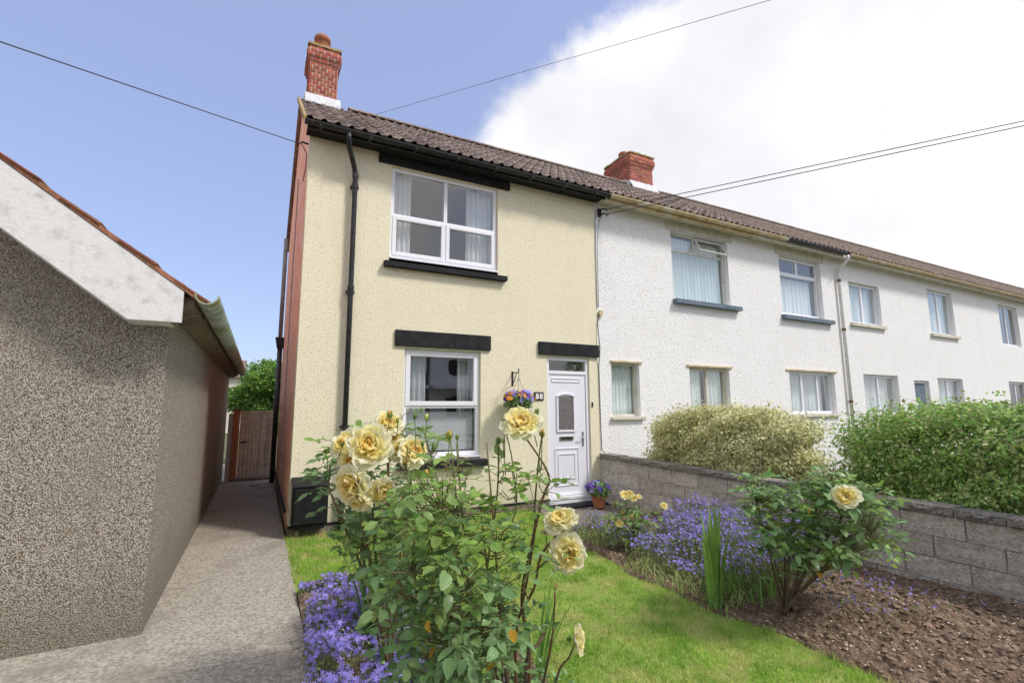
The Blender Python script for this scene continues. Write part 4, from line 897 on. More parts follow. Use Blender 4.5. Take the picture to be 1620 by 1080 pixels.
NP = thing('house_number_plate', 'small black house number plate reading 88 beside the front door', 'house number', (3.43, 0, 1.69))
MB().box(3.345, 3.515, -.018, -.001, 1.625, 1.755).build('plate', iron_m, NP, bevel=.006)
for xo in (3.385, 3.455):
    cu = bpy.data.curves.new('digit', 'FONT'); cu.body = '8'; cu.size = .115; cu.extrude = .002; cu.offset = .0035; to = bpy.data.objects.new('tmp', cu); COL.objects.link(to)
    bpy.context.view_layer.update(); me = bpy.data.meshes.new_from_object(to.evaluated_get(bpy.context.evaluated_depsgraph_get())); bpy.data.objects.remove(to)
    me.materials.clear(); me.materials.append(white_digit); d_ = link('digit', me, None, NP, Vector((xo-.02, -.021, 1.650))-wloc(NP)); d_.rotation_euler = (math.pi/2, 0, 0)

def pot(c, r_, h, label, mats, name='flower_pot'):
    t = thing(name, label, 'flower pot', tuple(c))
    MB().lathe(tuple(c), [(.001, 0), (r_*.68, 0), (r_*.92, h*.78), (r_*1.04, h*.79), (r_*1.06, h), (r_*.93, h), (r_*.9, h*.85), (.001, h*.85)], 24).build('pot', pot_m, t, smooth=False)
    return t
PT = pot((4.17, -.48, .045), .115, .17, 'terracotta pot of violet pansies on the step to the right of the front door', None)
flowers(PT, np.array([4.17, -.48, .31]), .17, 46, [pansy_m, pansy_m, pansyl_m], .034, 420, leafdI, .05, .75)
lg = thing('edging_log', 'weathered brown timber edging lying across the left flower bed corner', 'log', (.15, -2.02, 0))
MB().tube([(.0, -2.02, .05), (.2, -2.0, .055), (.42, -1.97, .05)], [.04, .045, .04], 10).build('log', stem_w, lg)

# ================================================================== rose bushes
def leaflet(nm, m, seed, curl=.12, fold=.10, wd=.62):
    """ovate serrated leaflet, 1 long along +y"""
    r_ = random.Random(seed); n = 11; mb = MB()
    for i in range(n+1):
        t = i/n; hw = .5*wd*(math.sin(math.pi*min(1, t**.8*1.0))**.75 if 0 < t < 1 else 0)
        hw = max(hw, .004); z0 = -curl*t*t*1.6+.02*math.sin(t*5+seed)
        jag = (1+.16*(i % 2)); wv = .05*math.sin(t*7+seed*2); z0 += wv*.4; mb.v += [(-hw*jag, t-.02*(i % 2), z0+fold*hw*2+r_.uniform(-.02, .02)), (0, t, z0), (hw*jag, t-.02*(i % 2), z0+fold*hw*2+r_.uniform(-.02, .02))]
    for i in range(n):
        a = 3*i; mb.f += [[a, a+1, a+4, a+3], [a+1, a+2, a+5, a+4]]
    me = bpy.data.meshes.new(nm); me.from_pydata(mb.v, [], mb.f); me.update(); me.shade_smooth(); me.materials.append(m); return me
for m_ in (leafd, leafl):
    t_ = m_.node_tree; ns = t_.nodes; lk = t_.links; b_ = ns['Principled BSDF']; src = b_.inputs['Base Color'].links[0].from_socket
    co = ns.new('ShaderNodeTexCoord').outputs['Object']; sx = ns.new('ShaderNodeSeparateXYZ'); lk.new(co, sx.inputs[0])
    ab = ns.new('ShaderNodeMath'); ab.operation = 'ABSOLUTE'; lk.new(sx.outputs[0], ab.inputs[0])
    a1 = ns.new('ShaderNodeMath'); a1.operation = 'MULTIPLY_ADD'; a1.inputs[1].default_value = -1.1; lk.new(ab.outputs[0], a1.inputs[0]); lk.new(sx.outputs[1], a1.inputs[2])
    a2 = ns.new('ShaderNodeMath'); a2.operation = 'MULTIPLY'; a2.inputs[1].default_value = 44; lk.new(a1.outputs[0], a2.inputs[0])
    a3 = ns.new('ShaderNodeMath'); a3.operation = 'SINE'; lk.new(a2.outputs[0], a3.inputs[0])
    v1 = ns.new('ShaderNodeMapRange'); v1.inputs[1].default_value = .72; v1.inputs[2].default_value = 1.0; v1.inputs[4].default_value = .55; lk.new(a3.outputs[0], v1.inputs[0])
    v2 = ns.new('ShaderNodeMapRange'); v2.inputs[1].default_value = .03; v2.inputs[2].default_value = .0; v2.inputs[4].default_value = .9; lk.new(ab.outputs[0], v2.inputs[0])
    mx_ = ns.new('ShaderNodeMath'); mx_.operation = 'MAXIMUM'; lk.new(v1.outputs[0], mx_.inputs[0]); lk.new(v2.outputs[0], mx_.inputs[1])
    xx = ns.new('ShaderNodeMix'); xx.data_type = 'RGBA'; lk.new(mx_.outputs[0], xx.inputs[0]); lk.new(src, xx.inputs[6]); xx.inputs[7].default_value = (.34, .46, .18, 1); lk.new(xx.outputs[2], b_.inputs['Base Color'])
    bb_ = ns.new('ShaderNodeBump'); bb_.inputs['Strength'].default_value = .5; bb_.inputs['Distance'].default_value = .05; bb_.invert = True; lk.new(mx_.outputs[0], bb_.inputs['Height']); lk.new(bb_.outputs[0], b_.inputs['Normal'])
LM = {k: [leaflet('leaf', m, s, .04+.09*s, .08+.09*((s*2) % 5)/2, .60+.05*(s % 3)) for s in range(5)] for k, m in (('d', leafd), ('l', leafl), ('y', leafy), ('r', leafr))}
LT0 = np.array([v.co[:] for v in LM['d'][1].vertices]); LF0 = np.array([p.vertices[:] for p in LM['d'][1].polygons])
SM_T = np.array([[0, 0, 0], [0, .35, -.02], [0, 1, -.12], [-.27, .38, .04], [.27, .38, .04], [-.2, .75, -.02], [.2, .75, -.02], [0, .75, -.06]])
SM_F = np.array([[0, 1, 3], [0, 4, 1], [3, 1, 7], [3, 7, 5], [1, 4, 6], [1, 6, 7], [5, 7, 2], [7, 6, 2]])
LEAFCOUNT = {}
def compound(node, dirv, size, n=5):
    """positions + frames of the leaflets of one rose leaf"""
    d = Vector(dirv).normalized(); up = Vector((0, 0, 1)); side = d.cross(up)
    side = side.normalized() if side.length > .05 else Vector((1, 0, 0)); nrm = side.cross(d).normalized()
    res = []; L_ = size*2.1; pts = [Vector(node)+d*L_*t+up*(-L_*.35*t*t) for t in (0, .45, .8, 1)]
    spec = [(3, 0, 1.1)]+[(2, s, .95) for s in (-1, 1)]+([(1, s, .8) for s in (-1, 1)] if n >= 5 else [])
    for k, s, sc_ in spec:
        hd = (d*(1 if s == 0 else .45)+side*s*.9+up*(-.15 if s == 0 else -.05)+Vector((random.gauss(0, .18), random.gauss(0, .18), random.gauss(0, .22)))).normalized()
        z = (nrm+Vector((random.gauss(0, .35), random.gauss(0, .35), random.gauss(0, .2)))); x = hd.cross(z).normalized(); z = x.cross(hd).normalized()
        res.append((pts[k], Matrix((x, hd, z)).transposed(), size*sc_*random.uniform(.85, 1.12)))
    return res, pts
class Rose:
    def __init__(s, label, base, group=None, nlimit=290):
        s.t = thing('rose_bush', label, 'rose bush', tuple(base)); 
        if group: s.t['group'] = group
        s.o0 = Vector(base); s.base = np.array(base, float); s.canes = []; s.leaves = []; s.tw = MB(); s.nlimit = nlimit
    def cane(s, pts, r0=.008, r1=.003, m=None, name='cane'):
        P = [Vector(p) for p in pts]; Q = []
        for i in range(len(P)-1):
            p0 = P[max(i-1, 0)]; p3 = P[min(i+2, len(P)-1)]
            for k in range(4):
                t = k/4; a = P[i]; b = P[i+1]
                Q.append(.5*((2*a)+(b-p0)*t+(2*p0-5*a+4*b-p3)*t*t+(3*a-p0-3*b+p3)*t**3))
        Q.append(P[-1]); n = len(Q)
        MB().tube(Q, [r0+(r1-r0)*i/(n-1) for i in range(n)], 7).build(name, m or stem_g, s.t, smooth=True)
        s.canes += [np.array(q) for q in Q]; return Q
    def addleaf(s, node, size=.045, kind='d', n=5, dirv=None):
        node = np.array(node, float)
        if dirv is None: dirv = (random.gauss(0, 1), random.gauss(0, 1), random.uniform(-.3, .6))
        lf, pts = compound(node, dirv, size, n); s.tw.tube(pts, [.0016, .0013, .001, .0006], 4, False)
        s.leaves += [(a, b, c, kind) for a, b, c in lf]
    def twig_to(s, node, r=.0022):
        C_ = np.array(s.canes); nd = np.array(node); ok = C_[:, 2] < nd[2]+.0
        C2 = C_[ok] if ok.any() else C_; i = np.argmin(np.linalg.norm(C2-nd, axis=1)+.3*np.abs(C2[:, 2]-nd[2]+.12)); a = Vector(C2[i]); b = Vector(nd); m_ = (a+b)/2+Vector((0, 0, -.02))
        s.tw.tube([a, m_, b], [r*1.3, r, r*.7], 5, False)
    def finish(s, matd=leafdI, matl=leaflI):
        s.tw.build('twigs', stem_g, s.t, kind='stuff')
        vis = []
        for lf in s.leaves:
            px, py, z = proj(lf[0]); vis.append((z if (-40 < px < 1660 and -40 < py < 1110) else 99))
        order = np.argsort(vis); 
        for k, i in enumerate(order[:s.nlimit]):
            p, M3, sz, kind = s.leaves[i]; o = link('leaf', random.choice(LM[kind]), None, s.t, p-s.o0); o.rotation_euler = M3.to_euler(); o.scale = (sz,)*3
        rest = [s.leaves[i] for i in order[s.nlimit:]]
        for kind, m in (('d', matd), ('l', matl)):
            q = [r for r in rest if (r[3] == kind or (kind == 'd' and r[3] in 'yr'))]
            if q:
                V, F = scatter(SM_T, SM_F, np.array([np.array(a[0]) for a in q]), np.array([np.array(a[1]) for a in q]), np.array([a[2] for a in q])); npobj('foliage', V, F, m, s.t, smooth=True, kind='stuff')

def petal(nm, m, Lp, th0, th1, wd, seed, ruf=.13, basefac=.35, curv=.55):
    """petal growing from the origin; th = angle from the flower axis (+z), opening towards +x"""
    nu, nv = 6, 5; r_ = random.Random(seed); V = []; x = .12*Lp*0+.004; z = 0
    for j in range(nv+1):
        t = j/nv; th = th0+(th1-th0)*t**1.3
        if j: x += Lp/nv*math.sin(th); z += Lp/nv*math.cos(th)
        hw = wd*(basefac+(1-basefac)*math.sin(min(1, t*1.25)*math.pi/2))*(1 if t < .75 else math.sqrt(max(0, 1-((t-.75)/.25)**2*.72)))
        for i in range(nu+1):
            u = -1+2*i/nu; yy = hw*math.sin(u*1.1)/.9; off = curv*hw*(u*u)*.8
            e = ruf*Lp*t*t*(math.sin(u*4+seed)+.6*math.sin(u*9+seed*2))*(.35+.65*t)+r_.uniform(-.015, .015)*Lp*t
            notch = -.10*Lp*(1-abs(u))**2*(t > .95)
            # cup inwards at the edges
            V.append((x-off*math.cos(th)+e*math.cos(th)+notch*math.sin(th), yy, z+off*math.sin(th)*.9-e*math.sin(th)+notch*math.cos(th)))
    F = []
    for j in range(nv):
        for i in range(nu): a = j*(nu+1)+i; F.append([a, a+1, a+nu+2, a+nu+1])
    me = bpy.data.meshes.new(nm); me.from_pydata(V, [], F); me.update(); me.shade_smooth(); me.materials.append(m); return me
D2 = math.radians
RINGS = [(5, .027, 4, -16, .014, [pet_gold, pet_yel]), (7, .035, 14, 2, .018, [pet_gold, pet_yel]), (8, .042, 26, 26, .021, [pet_yel, pet_lem]), (9, .048, 38, 48, .024, [pet_yel, pet_lem]), (10, .054, 50, 68, .027, [pet_lem, pet_cream]), (10, .059, 62, 92, .029, [pet_cream])]
PET = [[petal('petal', m, Lp, D2(a), D2(b), wd, 10*i+k) for k in range(3) for m in ms] for i, (n, Lp, a, b, wd, ms) in enumerate(RINGS)]
calyx = MB().lathe((0, 0, -.022), [(.001, 0), (.006, .003), (.008, .010), (.005, .016), (.001, .019)], 10)
for k in range(5):
    a = 2*math.pi*k/5; c_, s_ = math.cos(a), math.sin(a); n0 = len(calyx.v)
    for t, w_, zz in ((.004, .005, -.006), (.022, .004, -.006), (.036, .0006, -.018)):
        calyx.v += [(c_*t-s_*w_, s_*t+c_*w_, zz), (c_*t+s_*w_, s_*t-c_*w_, zz)]
    calyx.f += [[n0, n0+1, n0+3, n0+2], [n0+2, n0+3, n0+5, n0+4]]
CAL = bpy.data.meshes.new('bloom'); CAL.from_pydata(calyx.v, [], calyx.f); CAL.update(); CAL.materials.append(leafl)
def bloom(rose, p, axis, diam=.11, rings=(0, 1, 2, 3, 4, 5), blush=False):
    diam *= 1.2
    z = Vector(axis).normalized(); q = z.to_track_quat('Z', 'Y'); s = diam/.125
    o = link('bloom', CAL, None, rose.t, Vector(p)-rose.o0); o.rotation_euler = (q.to_matrix() @ Matrix.Rotation(random.uniform(0, 6), 3, 'Z')).to_euler(); o.scale = (s,)*3
    for ri in rings:
        n = RINGS[ri][0]; ph = random.uniform(0, 6)
        for k in range(n):
            c = link('petal', random.choice(PET[ri]), None, o, (0, 0, .002+.0012*(5-ri))); c.rotation_euler = (random.gauss(0, .07), random.gauss(0, .11), ph+2*math.pi*k/n+random.gauss(0, .12)); v = random.uniform(.88, 1.1); c.scale = (v, v*random.uniform(.9, 1.1), v)
    return o
def bud_mesh(nm, m, seed):
    mb = MB(); n = 8
    for r_, z in ((.001, 0), (.55, .12), (.72, .35), (.62, .62), (.38, .85), (.1, 1.0)):
        for k in range(n): a = 2*math.pi*k/n; rr = r_*.5*(1+.15*math.sin(2*a+z*5+seed)); mb.v.append((rr*math.cos(a), rr*math.sin(a), z))
    for i in range(5):
        for k in range(n): a0 = i*n+k; a1 = i*n+(k+1) % n; mb.f.append([a0, a1, a1+n, a0+n])
    me = bpy.data.meshes.new(nm); me.from_pydata(mb.v, [], mb.f); me.update(); me.shade_smooth(); me.materials.append(m); return me
BUD = {'o': bud_mesh('bud', pet_or, 1), 'g': bud_mesh('bud', leafl, 2), 'y': bud_mesh('bud', pet_yel, 3)}
sp = MB()
for k in range(5):
    a = 2*math.pi*k/5; c_, s_ = math.cos(a), math.sin(a); n0 = len(sp.v)
    for rr, w_, zz in ((.10, .16, -.12), (.42, .18, .2), (.42, .12, .6), (.5, .01, .95)):
        sp.v += [(c_*rr-s_*w_, s_*rr+c_*w_, zz), (c_*rr+s_*w_, s_*rr-c_*w_, zz)]
    for j in range(3): b0 = n0+2*j; sp.f.append([b0, b0+1, b0+3, b0+2])
SEP = bpy.data.meshes.new('sepals'); SEP.from_pydata(sp.v, [], sp.f); SEP.update(); SEP.shade_smooth(); SEP.materials.append(leafl)
def bud(rose, p, axis=(0, 0, 1), h=.028, kind='o'):
    q = Vector(axis).normalized().to_track_quat('Z', 'Y'); o = link('bud', BUD[kind], None, rose.t, Vector(p)-rose.o0); o.rotation_euler = q.to_euler(); o.scale = (h*.85, h*.85, h)
    link('sepals', SEP, None, o)
def inpoly(x, y, poly):
    c = False; j = len(poly)-1
    for i in range(len(poly)):
        if (poly[i][1] > y) != (poly[j][1] > y) and x < (poly[j][0]-poly[i][0])*(y-poly[i][1])/(poly[j][1]-poly[i][1])+poly[i][0]: c = not c
        j = i
    return c
def fill(rose, poly, n, d0, d1, size, kinds, yk=None):
    xs = [p[0] for p in poly]; ys = [p[1] for p in poly]; k = 0
    while k < n:
        x, y = random.uniform(min(xs), max(xs)), random.uniform(min(ys), max(ys))
        if not inpoly(x, y, poly): continue
        d = random.uniform(d0, d1); p = at(x, y, d)
        if p[2] < .12: continue
        kd = random.choice(kinds) if yk is None else yk(x, y)
        rose.addleaf(p-np.array([0, 0, .01]), size*random.uniform(.8, 1.15), kd, random.choice((3, 5, 5))); rose.twig_to(p); k += 1

tocam = lambda p: (CAM-np.array(p))/np.linalg.norm(CAM-np.array(p))
# ---- main bush (foreground middle)
RA = Rose('tall foreground rose bush with one pale yellow bloom high on a bare red-brown stem', (.36, -4.72, .0))
bA = np.array([.54, -4.66, .0])
def C(px, py, d): return at(px, py, d)
tipsA = [(640, 745, 1.95), (668, 672, 2.0), (700, 800, 1.75), (676, 735, 2.0), (722, 700, 2.0), (712, 690, 2.05), (760, 800, 1.9), (770, 700, 2.1), (600, 880, 1.8), (650, 900, 1.7), (690, 940, 1.65), (730, 870, 1.8)]
for (px, py, d) in tipsA:
    t = C(px, py, d); b = bA+[random.uniform(-.10, .10), random.uniform(-.08, .08), 0]; m_ = b*.5+t*.5+[random.uniform(-.05, .05), random.uniform(-.04, .04), .05]; RA.cane([b, b*.8+m_*.2+[0, 0, .04], m_, t], .008, .003, random.choice([stem_g, stem_g, stem_r]))
bA2 = np.array([.63, -4.60, .0])
j1 = C(832, 850, 1.95)
Q = RA.cane([bA2, C(838, 1040, 1.95), C(826, 960, 1.95), C(832, 900, 1.95), C(858, 790, 1.96), C(868, 750, 1.96), C(826, 684, 1.95)], .009, .0035, stem_r)
# stem: up to the high bloom
RA.cane([C(826, 960, 1.95), C(845, 850, 1.97), C(846, 800, 1.97), C(852, 730, 1.98), C(857, 692, 1.98)], .005, .0028, stem_r)
RA.cane([C(770, 900, 1.9), C(782, 820, 1.95), C(788, 760, 1.97), C(788, 702, 1.98)], .005, .0025, stem_g)
RA.cane([C(700, 900, 1.8), C(808, 830, 1.9), C(812, 740, 1.93), C(796, 668, 1.95)], .004, .0022, stem_g)
RA.cane([bA2, C(815, 1010, 1.9), C(845, 930, 1.9), C(855, 880, 1.92), C(878, 850, 1.93), C(888, 840, 1.93)], .007, .003, stem_r)
RA.cane([C(850, 900, 1.92), C(868, 885, 1.9), C(890, 880, 1.9)], .004, .003, stem_r)
RA.cane([bA2+[.02, .03, 0], C(868, 1040, 1.85), C(876, 980, 1.85), C(878, 935, 1.85)], .006, .003, stem_r)
RA.cane([bA2+[.05, -.03, 0], C(880, 1075, 1.8), C(900, 1040, 1.78), C(910, 1015, 1.78)], .005, .003, stem_g)
RA.cane([bA2+[-.04, 0, 0], C(800, 1040, 1.9), C(795, 990, 1.9), C(790, 950, 1.92)], .012, .009, stem_w)
RA.cane([bA2+[.0, .02, 0], C(833, 1050, 1.8), C(850, 1020, 1.8), C(862, 1000, 1.82)], .009, .005, stem_w)
mainp = [(606, 880), (614, 800), (640, 752), (690, 738), (742, 765), (790, 800), (826, 860), (815, 930), (826, 985), (800, 1010), (770, 1120), (668, 1120), (650, 1000), (628, 940)]
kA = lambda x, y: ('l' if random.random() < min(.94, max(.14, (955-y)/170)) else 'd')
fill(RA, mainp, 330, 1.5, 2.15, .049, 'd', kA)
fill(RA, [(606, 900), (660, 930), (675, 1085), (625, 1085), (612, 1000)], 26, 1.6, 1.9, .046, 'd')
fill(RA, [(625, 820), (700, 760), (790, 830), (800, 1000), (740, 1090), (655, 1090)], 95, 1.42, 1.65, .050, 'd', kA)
fill(RA, [(640, 700), (700, 690), (760, 730), (740, 790), (630, 790)], 26, 1.75, 2.1, .046, 'l')
fill(RA, [(775, 740), (812, 725), (838, 770), (825, 830), (770, 820)], 18, 1.8, 2.0, .050, 'l')
fill(RA, [(836, 745), (866, 735), (874, 790), (840, 800)], 8, 1.9, 2.0, .042, 'lrl')
fill(RA, [(826, 800), (874, 790), (878, 850), (830, 850)], 3, 1.9, 2.0, .028, 'r')
fill(RA, [(790, 930), (866, 920), (870, 1000), (800, 1010)], 6, 1.8, 1.95, .040, 'd')
fill(RA, [(850, 860), (880, 840), (890, 900), (850, 920)], 3, 1.85, 1.95, .035, 'd')
RA.addleaf(C(742, 725, 1.7), .062, 'l', 5, -_r*.3+_u*.1)
RA.addleaf(C(835, 755, 1.75), .060, 'l', 3, (0.3, 0, -.9))
for (px, py) in ((720, 987), (648, 1053), (622, 1046), (806, 995), (806, 940), (700, 1062), (690, 930), (763, 945)):
    lf, pts = compound(C(px, py, 1.55), (random.gauss(0, 1), -.3, -.3), .036, 3); RA.leaves.append((*lf[0], 'y'))
bloom(RA, C(826, 676, 1.95), tocam(C(826, 676, 1.95))*.75+np.array([0, 0, .75]), .145)
bloom(RA, C(888, 829, 1.93), tocam(C(888, 829, 1.93))*.5+np.array([0, 0, .8])-_r*.1, .118)
bloom(RA, C(897, 873, 1.90), tocam(C(897, 873, 1.90))*1.0+_r*.2-_u*.1, .128)
bloom(RA, C(905, 1010, 1.78), _r*1.0+tocam(C(905, 1010, 1.78))*.25, .10, (0, 1, 2, 3, 4))
bloom(RA, C(878, 930, 1.85), _u+_r*.3, .042, (0, 1, 2))
for px, py, k, h in ((675, 664, 'y', .026), (656, 662, 'g', .028), (711, 693, 'o', .036), (723, 695, 'g', .022), (796, 672, 'g', .026), (848, 655, 'g', .026), (858, 690, 'o', .032), (788, 702, 'g', .03), (796, 700, 'y', .022), (862, 829, 'o', .026), (668, 705, 'g', .02), (685, 712, 'g', .024), (735, 770, 'g', .026)):
    dd_ = 1.98; p = C(px, py, dd_); bud(RA, p, (random.gauss(0, .15), random.gauss(0, .15), 1), h, k); RA.tw.tube([tuple(p), tuple(p-[random.gauss(0, .006), 0, .07]), tuple(p-[random.gauss(0, .01), 0, .13])], [.002, .002, .0025], 5, False)
# shrivelled flower heads
for px, py in ((860, 0),): pass
RA.finish()
# ---- left bush with the cluster of blooms
RB = Rose('yellow rose bush with a cluster of big open blooms before the black meter box', (.30, -3.70, .0)); bB = np.array([.30, -3.70, .0])
def B_(px, py, d=2.05): return at(px, py, d*1.08)
for (px, py, d) in [(585, 712, 2.0), (548, 715, 2.1), (612, 684, 2.12), (565, 778, 1.98), (600, 780, 1.98), (652, 728, 2.08), (618, 655, 2.15), (535, 700, 2.15), (520, 760, 2.1), (640, 790, 2.05)]:
    t = B_(px, py, d); b = bB+[random.uniform(-.05, .05), random.uniform(-.05, .05), 0]; m_ = b*.6+t*.4+[random.uniform(-.03, .03), random.uniform(-.02, .02), .12]; RB.cane([b, b*.75+m_*.25, m_, t*.9+m_*.1-[0, 0, .03], t-np.array(tocam(t))*.03], .008, .003, random.choice([stem_g, stem_r]))
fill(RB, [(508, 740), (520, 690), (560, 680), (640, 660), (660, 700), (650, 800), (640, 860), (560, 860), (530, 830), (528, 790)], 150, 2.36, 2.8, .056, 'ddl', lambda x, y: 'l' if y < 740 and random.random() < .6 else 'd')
fill(RB, [(555, 658), (575, 655), (575, 690), (550, 690)], 3, 2.3, 2.4, .035, 'l'); fill(RB, [(628, 645), (650, 650), (665, 700), (630, 700)], 5, 2.3, 2.4, .034, 'l')
fill(RB, [(510, 720), (552, 712), (545, 800), (520, 800)], 14, 2.2, 2.4, .048, 'd'); fill(RB, [(520, 820), (560, 820), (560, 900), (515, 880)], 7, 2.2, 2.4, .032, 'dl')
cl = [((585, 707, 2.0), (0, .25), .155), ((550, 706, 2.1), (-.6, .5), .115), ((612, 674, 2.12), (.3, .75), .115), ((563, 762, 1.97), (-.55, -.25), .14), ((572, 785, 1.95), (-.5, -.7), .10), ((600, 772, 1.99), (.55, -.5), .105), ((650, 718, 2.08), (.5, .55), .12), ((634, 716, 2.10), (-.1, .4), .10), ((560, 728, 2.05), (-.4, .1), .10), ((622, 700, 2.14), (.2, .8), .085)]
for (p, (a, b), dm) in cl:
    P3 = B_(*p); bloom(RB, P3, np.array(tocam(P3))*.8+_r*a+_u*b, dm*1.10)
for px, py, k, h in ((617, 660, 'o', .034), (629, 668, 'o', .024), (541, 704, 'o', .032), (568, 735, 'o', .028), (676, 754, 'o', .036), (597, 690, 'o', .024), (640, 735, 'o', .03), (667, 776, 'g', .026), (518, 725, 'g', .02)):
    p = B_(px, py, 1.98); bud(RB, p, (random.gauss(0, .3), random.gauss(0, .3), 1), h, k); RB.tw.tube([tuple(p), tuple(p-[random.gauss(0, .006), -.01, .06])], [.002, .0025], 5, False)
fill(RB, [(540, 800), (640, 790), (650, 880), (600, 900), (545, 870)], 60, 2.2, 2.7, .050, 'dl')
RB.finish()
# ---- right rose bush by the wall
RC = Rose('spreading rose bush with dark leaves and thick bare stems, right of the sword-leaved plant', (3.07, -4.10, .04)); bC = np.array([3.07, -4.10, .04])
for (px, py, d, r_) in [(1215, 860, 3.5, .012), (1195, 790, 3.5, .010), (1260, 760, 3.5, .014), (1300, 780, 3.4, .016), (1345, 800, 3.3, .020), (1235, 820, 3.6, .012), (1290, 850, 3.4, .014), (1375, 840, 3.3, .014), (1320, 740, 3.5, .010), (1180, 765, 3.6, .008), (1330, 870, 3.3, .018)]:
    t = C(px, py, d); b = bC+[random.uniform(-.06, .06), random.uniform(-.05, .05), 0]; m_ = b*.55+t*.45+[random.uniform(-.04, .04), 0, .02]; RC.cane([b, b*.7+m_*.3, m_, t], r_, .004, stem_w, 'stem')
fill(RC, [(1175, 755), (1200, 750), (1240, 770), (1290, 742), (1350, 760), (1395, 775), (1400, 850), (1370, 890), (1330, 870), (1290, 880), (1255, 880), (1215, 850), (1180, 830), (1195, 800)], 560, 3.1, 3.75, .060, 'd', lambda x, y: 'd' if random.random() < .66 else 'l')
fill(RC, [(1205, 860), (1245, 860), (1240, 920), (1210, 900)], 5, 3.3, 3.5, .05, 'd'); fill(RC, [(1170, 750), (1200, 745), (1200, 780), (1180, 770)], 6, 3.5, 3.6, .045, 'dl')
P3 = C(1338, 788, 3.02); bloom(RC, P3, np.array(tocam(P3))+_u*.4, .14, (2, 3, 4, 5))
for px, py in ((1278, 783), (1288, 880), (1221, 838)):
    lf, pts = compound(C(px, py, 3.2), (random.gauss(0, 1), -.3, -.3), .04, 3); RC.leaves.insert(0, (*lf[0], 'y'))
RC.finish()
# ---- small bush by the door path
RD = Rose('small yellow rose bush in the bed by the wall, nearest the front door', (3.22, -2.34, .03)); bD = np.array([3.22, -2.34, .03])
for (px, py, d) in [(990, 795, 5.1), (1004, 796, 5.1), (975, 810, 5.1), (1018, 815, 5.1), (980, 830, 5.0), (1000, 830, 5.1), (965, 825, 5.1), (1048, 808, 5.2)]:
    t = C(px, py, d); b = bD+[random.uniform(-.05, .05), random.uniform(-.05, .05), 0]; RD.cane([b, b*.5+t*.5+[0, 0, .04], t], .007, .003, stem_w)
fill(RD, [(955, 810), (985, 785), (1020, 800), (1030, 835), (1010, 850), (990, 860), (965, 845)], 90, 4.95, 5.25, .048, 'ld'); fill(RD, [(1035, 805), (1058, 805), (1055, 822), (1035, 822)], 6, 5.1, 5.3, .04, 'l')
for px, py, dm in ((988, 786, .115), (1002, 790, .10), (1010, 787, .07), (1050, 802, .085), (980, 830, .09), (996, 783, .09)):
    P3 = C(px, py, 4.98); bloom(RD, P3, np.array(tocam(P3))*.7+_u*.7+_r*random.uniform(-.4, .4), dm, (0, 1, 2, 3, 4))
for px, py in ((973, 800), (985, 815), (1000, 820)): bud(RD, C(px, py, 4.95), (0, 0, 1), .04, 'o')
RD.finish()

# ================================================================== sword-leaved plants
def sword(par, base, h, ang, lean, wd, m, bend=.3):
    mb = MB(); n = 7; d = Vector((math.cos(ang), math.sin(ang), 0)); s = Vector((-d.y, d.x, 0)); P = []
    for i in range(n+1):
        t = i/n; p = Vector(base)+d*(lean*t+bend*t**3)*h+Vector((0, 0, h*(t-.25*bend*t**3))); w_ = wd*(1-t**2.2)*(.7+.6*t*(1-t)*2)
        mb.v += [tuple(p-s*w_), tuple(p+d*w_*.18), tuple(p+s*w_)]
    for i in range(n): a = 3*i; mb.f += [[a, a+1, a+4, a+3], [a+1, a+2, a+5, a+4]]
    return mb.build('leaf', m, par, smooth=True)
def sword_plant(label, base, n, h0, h1, m, spread=.05, wd=.014, lean=.12, bend=.12):
    t = thing('sword_leaved_plant', label, 'plant', tuple(base))
    for i in range(n):
        a = random.uniform(0, 6.28); rr = random.uniform(0, spread); sword(t, (base[0]+rr*math.cos(a), base[1]+rr*math.sin(a), base[2]), random.uniform(h0, h1), a, random.uniform(0, lean), random.uniform(.7, 1.2)*wd, m, random.uniform(0, bend))
    return t
sword_plant('upright green sword-leaved plant at the edge of the lawn before the purple flowers', (2.74, -3.78, .02), 32, .45, .86, iris_m, .075, .022, .20, .10)
b = on(590, 960, 2, .0); sword_plant('clump of dark sword-shaped leaves behind the left rose bush', (.42, -3.15, .02), 60, .45, .85, irisd_m, .17, .021, .25, .22)
sword_plant('light green sword-shaped leaves low behind the main rose bush', (.98, -4.05, .02), 20, .30, .62, iris_m, .12, .012, .45, .25)
sword_plant('few long green blades leaning at the foot of the rose bush, bottom of the photo', (.95, -4.72, .02), 9, .25, .42, iris_m, .10, .013, .6, .3)

